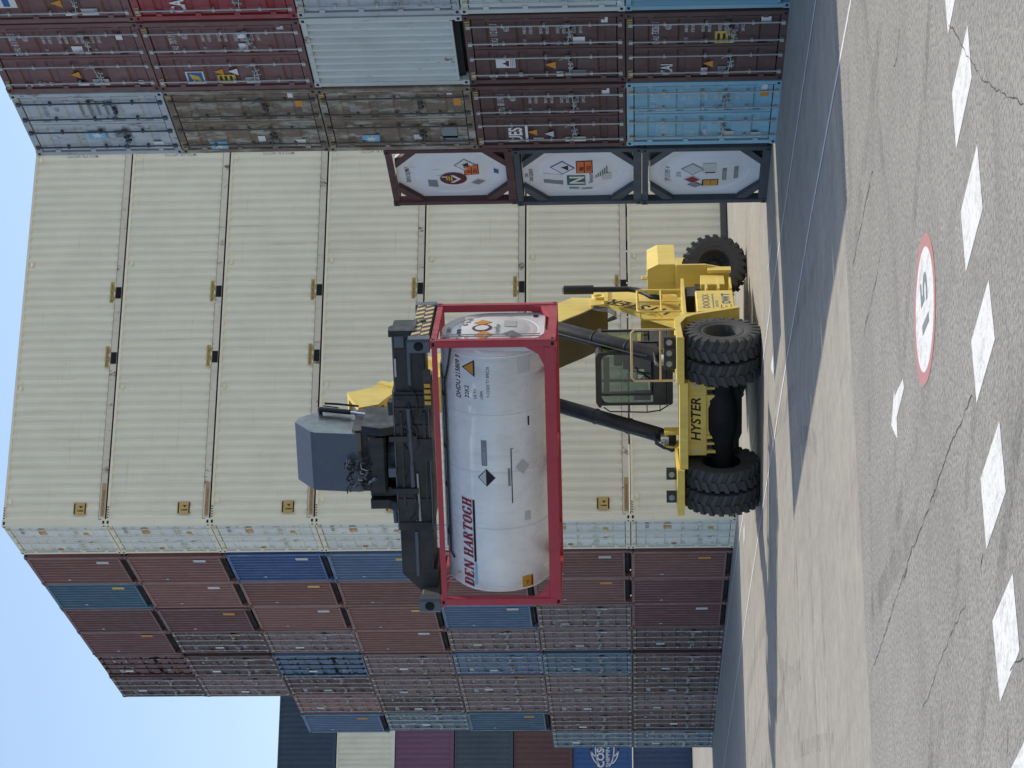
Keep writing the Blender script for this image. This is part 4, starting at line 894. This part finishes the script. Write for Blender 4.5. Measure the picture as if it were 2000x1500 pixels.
for k in range(9):   # drooping hydraulic hoses
    y0_, y1_ = r.uniform(-1.4, 1.2), 0; y1_ = y0_ + r.uniform(.3, .9); z0_ = r.uniform(ZB + .35, ZT_); d_ = r.uniform(.06, .22)
    b.tube([(XF + .02, y0_, z0_), (XF + .08, y0_ + (y1_ - y0_) * .25, z0_ - d_ * .75), (XF + .09, (y0_ + y1_) / 2, z0_ - d_), (XF + .08, y0_ + (y1_ - y0_) * .75, z0_ - d_ * .7), (XF + .02, y1_, z0_ + r.uniform(-.1, .1))], .02, n=6)
b.box((XF + .0, -.15, ZT_ - .02), (XF + .12, .05, ZT_ + .14), 'hood_grey'); b.box((XF - .3, 1.2, ZT_), (XF - .05, 1.5, ZT_ + .10)); b.tube([(XF - .1, -1.3, ZT_ + .05), (XF - .1, -.8, ZT_ + .07)], .05, 'hood_grey', 8)
spr = link('spreader', b.mesh('spreader'), ST)
for s in (-1, 1):
    b = MB(K, 'hood_grey', 'yellow_ink', 'steel')
    y0, y1 = (1.75, 3.08) if s > 0 else (-2.50, -1.45)
    b.bbox((1.95 if s > 0 else XR + .08, min(y0, y1), ZB + .06), (XF - .05, max(y0, y1), ZT_ - .04), .03)
    if s > 0: b.prism([(2.42, ZT_ - .02), (2.50, ZT_ + .03), (XF, ZT_ + .02), (XF, ZB + .25), (2.05, ZB + .25), (2.25, ZB + .45)], 1, 2.98, 3.12); b.box((XF - .02, 2.75, ZT_ - .3), (XF + .02, 3.0, ZT_ - .1), 'hood_grey'); b.box((XF, 2.1, ZT_ - .12), (XF + .03, 2.5, ZT_ - .08), 'steel')
    else: b.prism([(-2.50, ZT_ - .05), (-2.95, ZB + .32), (-2.95, ZB), (-2.4, ZB)], 0, XR + .1, XF - .06)
    b.tube([(XF - .02, (y0 + y1) / 2 - .55, ZB + .4), (XF - .02, (y0 + y1) / 2 + .5, ZB + .4)], .045, 'hood_grey', 8)
    link('telescopic_arm', b.mesh('telescopic_arm'), spr)
    b = MB('grime', 'machine_black', 'hazard_cream')
    ya, yb = (2.84, 3.10) if s > 0 else (-3.12, -2.84)
    b.bbox((.86, ya, 7.06), (3.30, yb, 7.46), .03)
    if s > 0:
        yy = yb + .003; n = 9
        for k in range(n):
            x = .90 + k * .265
            for zz, dd in ((7.08, 1), (7.27, 1)): b.add([(x, yy, zz), (x + .13, yy, zz), (x + .24, yy, zz + .17), (x + .11, yy, zz + .17)], [(0, 1, 2, 3)], 'hazard_cream')
        b.lathe([(0, .075), (.01, .075), (.01, .001)], 1, 14, 'machine_black', (2.1, yb + .004, 7.27))
    link('end_beam', b.mesh('end_beam'), spr)
    for x0, x1 in ((.80, 1.10), (3.02, 3.34)):
        b = MB('hood_grey', 'dark_gap'); b.bbox((x0, ya - .03, 7.045), (x1 + .0, yb + .01, 7.50), .05)
        if x0 > 2: b.lathe([(0, .10), (.012, .10), (.012, .001)], 0, 16, 'dark_gap', (x1 + .001, (ya + yb) / 2, 7.27))
        link('twistlock', b.mesh('twistlock'), spr)
b = MB('yellow_ink', K)
for k in range(4): b.box((3.19, 1.62 + .13 * k, 7.07), (3.22, 1.70 + .13 * k, 7.2), 'yellow_ink')
b.box((3.16, 1.5, 7.06), (3.19, 2.4, 7.22), K); b.box((2.7, 2.0, 7.06), (3.19, 2.1, 7.2), K); link('striped_plate', b.mesh('striped_plate'), spr)
b = MB(K, 'steel', 'hood_grey')
b.lathe([(0, .62), (.16, .62), (.16, .5), (.5, .5), (.5, .001)], 2, 28, None, (2.1, .1, ZT_)); b.bbox((1.2, -.62, 8.16), (2.50, .78, 8.86), .06); b.bbox((2.3, -.56, 8.12), (2.74, .70, 8.50), .05)
b.box((1.3, -.7, ZT_), (2.6, -.5, 8.5)); b.prism([(2.72, 8.5), (2.72, 8.1), (2.9, ZT_), (1.6, ZT_), (1.6, 8.5)], 1, -.95, -.75); b.prism([(2.74, 8.62), (2.9, 8.2), (2.8, ZT_), (1.6, ZT_), (1.6, 8.6)], 1, .80, .98)
b.prism([(-.3, 8.95), (.2, 8.9), (1.4, 8.6), (1.4, 8.15), (.5, 8.1), (-.2, 8.45)], 1, -.34, .34)
r = random.Random(3)
for k in range(34):
    p = Vector((2.62 + r.uniform(0, .18), r.uniform(-.5, .3), r.uniform(8.35, 8.95))); q = p + Vector((r.uniform(-.02, .08), r.uniform(-.22, .22), r.uniform(-.16, .16)))
    b.tube([p, (p + q) / 2 + Vector((.08, 0, .05)), q], r.uniform(.012, .028), r.choice(['steel', K, 'hood_grey', 'hood_grey', K, K]), 6)
link('rotator', b.mesh('rotator'), ST)
b = MB('cover_grey', K)
b.prism([(1.86, 10.16), (1.60, 10.10), (1.24, 9.74), (1.46, 8.90), (2.58, 8.66), (2.60, 8.75), (2.48, 9.66), (2.42, 9.76)], 1, -.60, .74)
link('grey_cover', b.mesh('grey_cover'), ST)
b = MB(K, 'chrome'); b.tube([(1.35, .84, 9.66), (1.55, .84, 8.98)], .06, n=8); b.tube([(1.55, .84, 8.98), (1.75, .84, 8.5)], .03, 'chrome', 8); b.tube([(1.35, .72, 9.66), (1.35, .88, 9.66)], .05, n=8); b.tube([(1.75, .72, 8.5), (1.75, .9, 8.5)], .06, n=8)
b.tube([(1.0, .84, 9.6), (1.05, .84, 9.3), (.3, .5, 8.95)], .025, n=6); b.tube([(1.3, .90, 9.6), (1.42, .90, 9.25)], .015, n=5); link('damper', b.mesh('damper'), ST)

# ------------------------------------------------------------------ ground, road, markings
def flat(name, polys, m, z, kind=None, label=None, cat=None, group=None, parent=None):
    cx = sum(p[0] for q in polys for p in q) / sum(len(q) for q in polys); cy = sum(p[1] for q in polys for p in q) / sum(len(q) for q in polys)
    b = MB(m)
    for q in polys: b.poly([(p[0] - cx, p[1] - cy, 0) for p in q], m)
    o = link(name, b.mesh(name), parent, (cx, cy, z)); tag(o, label, cat, group, kind); return o
b = MB('concrete'); b.poly([(-2500, -2500, 0), (2500, -2500, 0), (2500, 2500, 0), (-2500, 2500, 0)]); tag(link('ground', b.mesh('ground')), kind='structure')
b = MB('asphalt'); b.poly([(-400, -400, 0), (400, -400, 0), (400, -34.0, 0), (-400, -34.25, 0)]); road = tag(link('road', b.mesh('road'), None, (0, 0, .004)), kind='structure')
def ribbon(pts, w):
    P = [Vector((*p, 0)) for p in pts]; L_, R2 = [], []
    for k, p in enumerate(P):
        t = (P[min(k + 1, len(P) - 1)] - P[max(k - 1, 0)]).normalized(); n = Vector((-t.y, t.x, 0)); ww = w[k] if isinstance(w, list) else w
        L_.append(p + n * ww / 2); R2.append(p - n * ww / 2)
    return [[(L_[k].x, L_[k].y), (L_[k + 1].x, L_[k + 1].y), (R2[k + 1].x, R2[k + 1].y), (R2[k].x, R2[k].y)] for k in range(len(P) - 1)]
flat('painted_line', ribbon([(-3.3, -40), (-2.92, -31.5), (-2.23, -22.96), (-1.88, -18.6), (-1.72, -15.3), (-1.32, -3.9), (-1.0, -.6), (-.62, 6.2), (.0, 20)], .085), 'road_paint', .0075, None, 'thin white line painted on the concrete nearest the container ends', 'painted line')
flat('painted_line', ribbon([(-6.2, -40), (-5.98, -36.4), (-5.27, -29), (-4.82, -22), (-4.62, -17.9), (-4.34, -13), (-4.22, -10.2), (-3.97, -4.2), (-3.83, .6), (-3.37, 14.5), (-2.9, 28), (-2.0, 60)], .085), 'road_paint', .0075, None, 'thin white line painted on the concrete farther out from the container ends', 'painted line')
D_ = [[(-10.74, -45.66), (-10.76, -44.50), (-11.25, -45.68), (-11.32, -44.51)], [(-11.9,-45.66),(-11.91,-44.5),(-12.42,-45.67),(-12.49,-44.51)], [(-13.07,-45.69),(-13.11,-44.52),(-13.69,-45.72),(-13.72,-44.56)], [(-14.35,-45.75),(-14.38,-44.58),(-14.92,-45.83),(-14.98,-44.63)], [(-15.59,-45.75),(-15.63,-44.54),(-16.21,-45.8),(-16.27,-44.59)], [(-16.89,-45.82),(-16.9,-44.63),(-17.52,-45.87),(-17.61,-44.72)], [(-18.2,-45.84),(-18.24,-44.64),(-18.84,-45.88),(-18.92,-44.72)]]
nm = ['rightmost, cut by the frame edge', 'second from the right end of its row', 'third from the right end of its row', 'middle one of its row, nearest below the speed circle', 'third from the left end of its row', 'second from the left, long and whole', 'leftmost, mostly cut off by the frame']
for q, n_ in zip(D_, nm): flat('road_marking', [[q[0], q[1], q[3], q[2]]], 'road_paint', .0075, None, 'white block marking on the grey asphalt, ' + n_, 'road marking', 'white block markings across the asphalt')
flat('road_marking', [[(-12.62, -39.6), (-12.75, -39.66), (-12.76, -38.85), (-12.6, -38.81), (-12.48, -38.78)], [(-12.6, -38.81), (-12.76, -38.85), (-12.98, -38.79), (-12.94, -38.7), (-12.62, -38.26), (-12.53, -38.48)], [(-12.53, -38.48), (-12.38, -38.74), (-12.48, -38.78), (-12.6, -38.81)]], 'road_paint', .0075, None, 'small white forked arrow mark painted beside the red-ringed speed circle', 'road marking')
cc = Vector((-12.77, -41.70, 0)); ea = Vector((-1.26, .87, 0)).normalized(); eb = Vector((-.67, -1.6, 0)).normalized()
def ell(ra, rb, n=48): return [(ea * ra * math.cos(2 * PI * k / n) + eb * rb * math.sin(2 * PI * k / n)) for k in range(n)]
sp = tag(link('speed_marking', None, None, tuple(cc + Vector((0, 0, .008)))), 'red ringed white circle with black number painted on the asphalt', 'road marking')
b = MB('road_red'); o_, i_ = ell(.77, .87), ell(.635, .735); n = 48
b.add([(p.x, p.y, 0) for p in o_] + [(p.x, p.y, 0) for p in i_], [(k, (k + 1) % n, n + (k + 1) % n, n + k) for k in range(n)]); link('ring', b.mesh('ring'), sp)
b = MB('road_paint'); b.poly([(p.x, p.y, 0) for p in ell(.634, .734)]); link('disc', b.mesh('disc'), sp)
b = MB('black_ink'); ux, uy = Vector((1, -.06, 0)).normalized(), Vector((.06, 1, 0)).normalized()
b.text('15', .74, Vector((-.38, -.27, .003)), ux, uy, 'grey_ink', .018, .08, 0, .98); link('lettering', b.mesh('lettering'), sp)
for k, (q, lb) in enumerate([([(-.95, -19.2), (-.80, -18.6), (-.86, -17.6), (-1.02, -18.4)], 'short white paint dash on the lit concrete behind the stacker wheel'), ([(-3.05, -18.6), (-2.95, -17.4), (-3.42, -18.1), (-3.5, -18.6)], 'short white paint dash on the lit strip in front of the stacker'), ([(-1.75, -4.6), (-1.7, -3.9), (-2.05, -3.7), (-2.1, -4.3)], 'short white paint dash beside the red-brown bottom containers')]):
    flat('paint_dash', [q], 'road_paint', .0085, None, lb, 'road marking', 'short paint dashes near the stacker')
# cracks: pixel-traced once, stored as ground points
CR = [[(-9.22,-41.14),(-9.37,-40.81),(-9.28,-40.45)],[(-8.66,-38.88),(-8.74,-38.74),(-8.96,-38.52)],[(-9.22,-37.88),(-9.11,-37.04),(-9.13,-36.61)],[(-9.19,-37.5),(-9.13,-36.61),(-9.1,-36.09),(-9.05,-34.98)],[(-10.4,-38.33),(-10.49,-37.82),(-10.48,-37.05),(-10.43,-36.27),(-10.45,-35.83)],[(-11.26,-44.6),(-11.92,-45.32),(-12.67,-46.1),(-13.36,-47.05),(-13.94,-47.92)],[(-14.8,-44.38),(-14.77,-43.79),(-14.68,-43.08),(-14.66,-42.16),(-14.63,-41.57),(-14.62,-40.93),(-14.51,-39.3),(-14.55,-38.51)],[(-14.53,-39.06),(-14.48,-38.07),(-14.49,-37.32),(-14.48,-36.35),(-14.47,-35.51),(-14.41,-34.65),(-14.63,-34.52)],[(-16.23,-44.39),(-16.32,-44.15)],[(-16.29,-43.17),(-16.25,-42.67),(-16.22,-41.9),(-16.22,-41.07),(-16.27,-40.28),(-16.25,-39.62)],[(-17.62,-46.0),(-17.53,-45.59),(-17.53,-45.35)],[(-17.88,-45.04),(-18.07,-44.9)],[(-12.0,-21.93),(-12.37,-21.69)],[(-8.0,-10.83),(-7.96,-7.99),(-7.73,-3.29)],[(-9.55,-35.93),(-9.7,-35.84)],[(-11.31,-37.81),(-11.51,-37.69)]]
def jag(pts, seed):
    r = random.Random(seed); out = [pts[0]]
    for a, c in zip(pts, pts[1:]):
        L = math.dist(a, c); n = max(2, int(L / .12))
        for k in range(1, n + 1): t = k / n; j = .014 if k < n else 0; out.append((a[0] + (c[0] - a[0]) * t + r.gauss(0, j), a[1] + (c[1] - a[1]) * t + r.gauss(0, j)))
    return out
b = MB('crack_dark')
for k, p in enumerate(CR):
    q = jag(p, k); r = random.Random(k); base = .009 if k in (5, 9) else .013
    for quad in ribbon(q, [max(.003, base * r.uniform(.3, 1.5)) for _ in q]): b.poly([(x, y, .004) for x, y in quad])
link('crack', b.mesh('crack'), road)
def tyre_mark_mat():
    m, n, l, b = nt('tyre_mark'); v = objvec(n, l, (1, 1, 1)); b.inputs['Base Color'].default_value = (.10, .095, .085, 1); b.inputs['Roughness'].default_value = .8
    l.new(ramp(n, l, noise_node(n, l, v, 1.3, 9, .8), .44, .76, 0, .34), b.inputs['Alpha'])
tyre_mark_mat()
r = random.Random(21)
for k in range(26):
    x0, y0 = r.uniform(-14, -1), r.uniform(-33, -6); a = r.choice((r.gauss(1.35, .25), r.gauss(3.0, .3))); cv = r.gauss(0, .05); p = []; L_n = r.randint(8, 18)
    for i in range(L_n): p.append((x0, y0)); x0 += math.cos(a) * .9; y0 += math.sin(a) * .9; a += cv
    p = [q for q in p if q[1] > -33.7 and (q[0] < -.3)]
    if len(p) > 3: b = MB('tyre_mark'); [b.poly([(x, y, 0) for x, y in quad]) for quad in ribbon(p, r.uniform(.25, .5))]; link('tyre_mark', b.mesh('tyre_mark'), None, (0, 0, .0030 + .00012 * k)).parent = bpy.data.objects['ground']
for k in range(12):
    x0, y0 = r.uniform(-20, -6), r.uniform(-52, -35.5); a = r.gauss(2.0, .8); p = [(x0 + math.cos(a) * i * .8, y0 + math.sin(a) * i * .8) for i in range(10)]; p = [q for q in p if q[1] < -34.6]
    if len(p) > 3: b = MB('tyre_mark'); [b.poly([(x, y, 0) for x, y in quad]) for quad in ribbon(p, r.uniform(.2, .4))]; link('tyre_mark', b.mesh('tyre_mark'), road, (0, 0, .0012 + .0001 * k))

# ------------------------------------------------------------------ light, sky, camera
sd = Vector((math.cos(math.radians(60.7)) * .994, math.cos(math.radians(60.7)) * .11, math.sin(math.radians(60.7)))).normalized()
su = bpy.data.lights.new('sun', 'SUN'); su.energy = 2.8; su.angle = math.radians(.5); su.color = (1, .93, .82)
so = bpy.data.objects.new('sun', su); C.objects.link(so); so.rotation_euler = sd.to_track_quat('Z', 'Y').to_euler(); so.location = (30, 0, 60)
wd = bpy.data.worlds.new('World'); bpy.context.scene.world = wd; wd.use_nodes = True
n, l = wd.node_tree.nodes, wd.node_tree.links
sk = n.new('ShaderNodeTexSky'); sk.sky_type = 'NISHITA'; sk.sun_disc = False; sk.sun_elevation = math.asin(sd.z); sk.sun_rotation = math.atan2(sd.x, sd.y); sk.dust_density = 1.2; sk.altitude = 20; sk.ozone_density = 1.0
l.new(sk.outputs[0], n['Background'].inputs[0]); n['Background'].inputs[1].default_value = .15
cam = bpy.data.cameras.new('camera'); co = bpy.data.objects.new('camera', cam); C.objects.link(co)
pitch, roll, yaw = .0466, -.0129, .3996
Fv = Vector((math.sin(yaw) * math.cos(pitch), math.cos(yaw) * math.cos(pitch), math.sin(pitch))); R0 = Vector((math.cos(yaw), -math.sin(yaw), 0)); U0 = R0.cross(Fv)
Rr = R0 * math.cos(roll) + U0 * math.sin(roll); Ur = U0 * math.cos(roll) - R0 * math.sin(roll)
# the photograph lies on its side: picture right is down in the world, picture up is world right
M = Matrix((-Ur, Rr, -Fv)).transposed().to_4x4(); M.translation = Vector((-22.9552, -64.0635, 2.9595)); co.matrix_world = M
cam.sensor_width = 36; cam.lens = 4813.2 / 2000 * 36; cam.clip_end = 6000; cam.clip_start = .1
sc = bpy.context.scene; sc.camera = co
sc.view_settings.view_transform = 'Standard'; sc.view_settings.look = 'None'; sc.view_settings.exposure = .28; sc.view_settings.gamma = 1
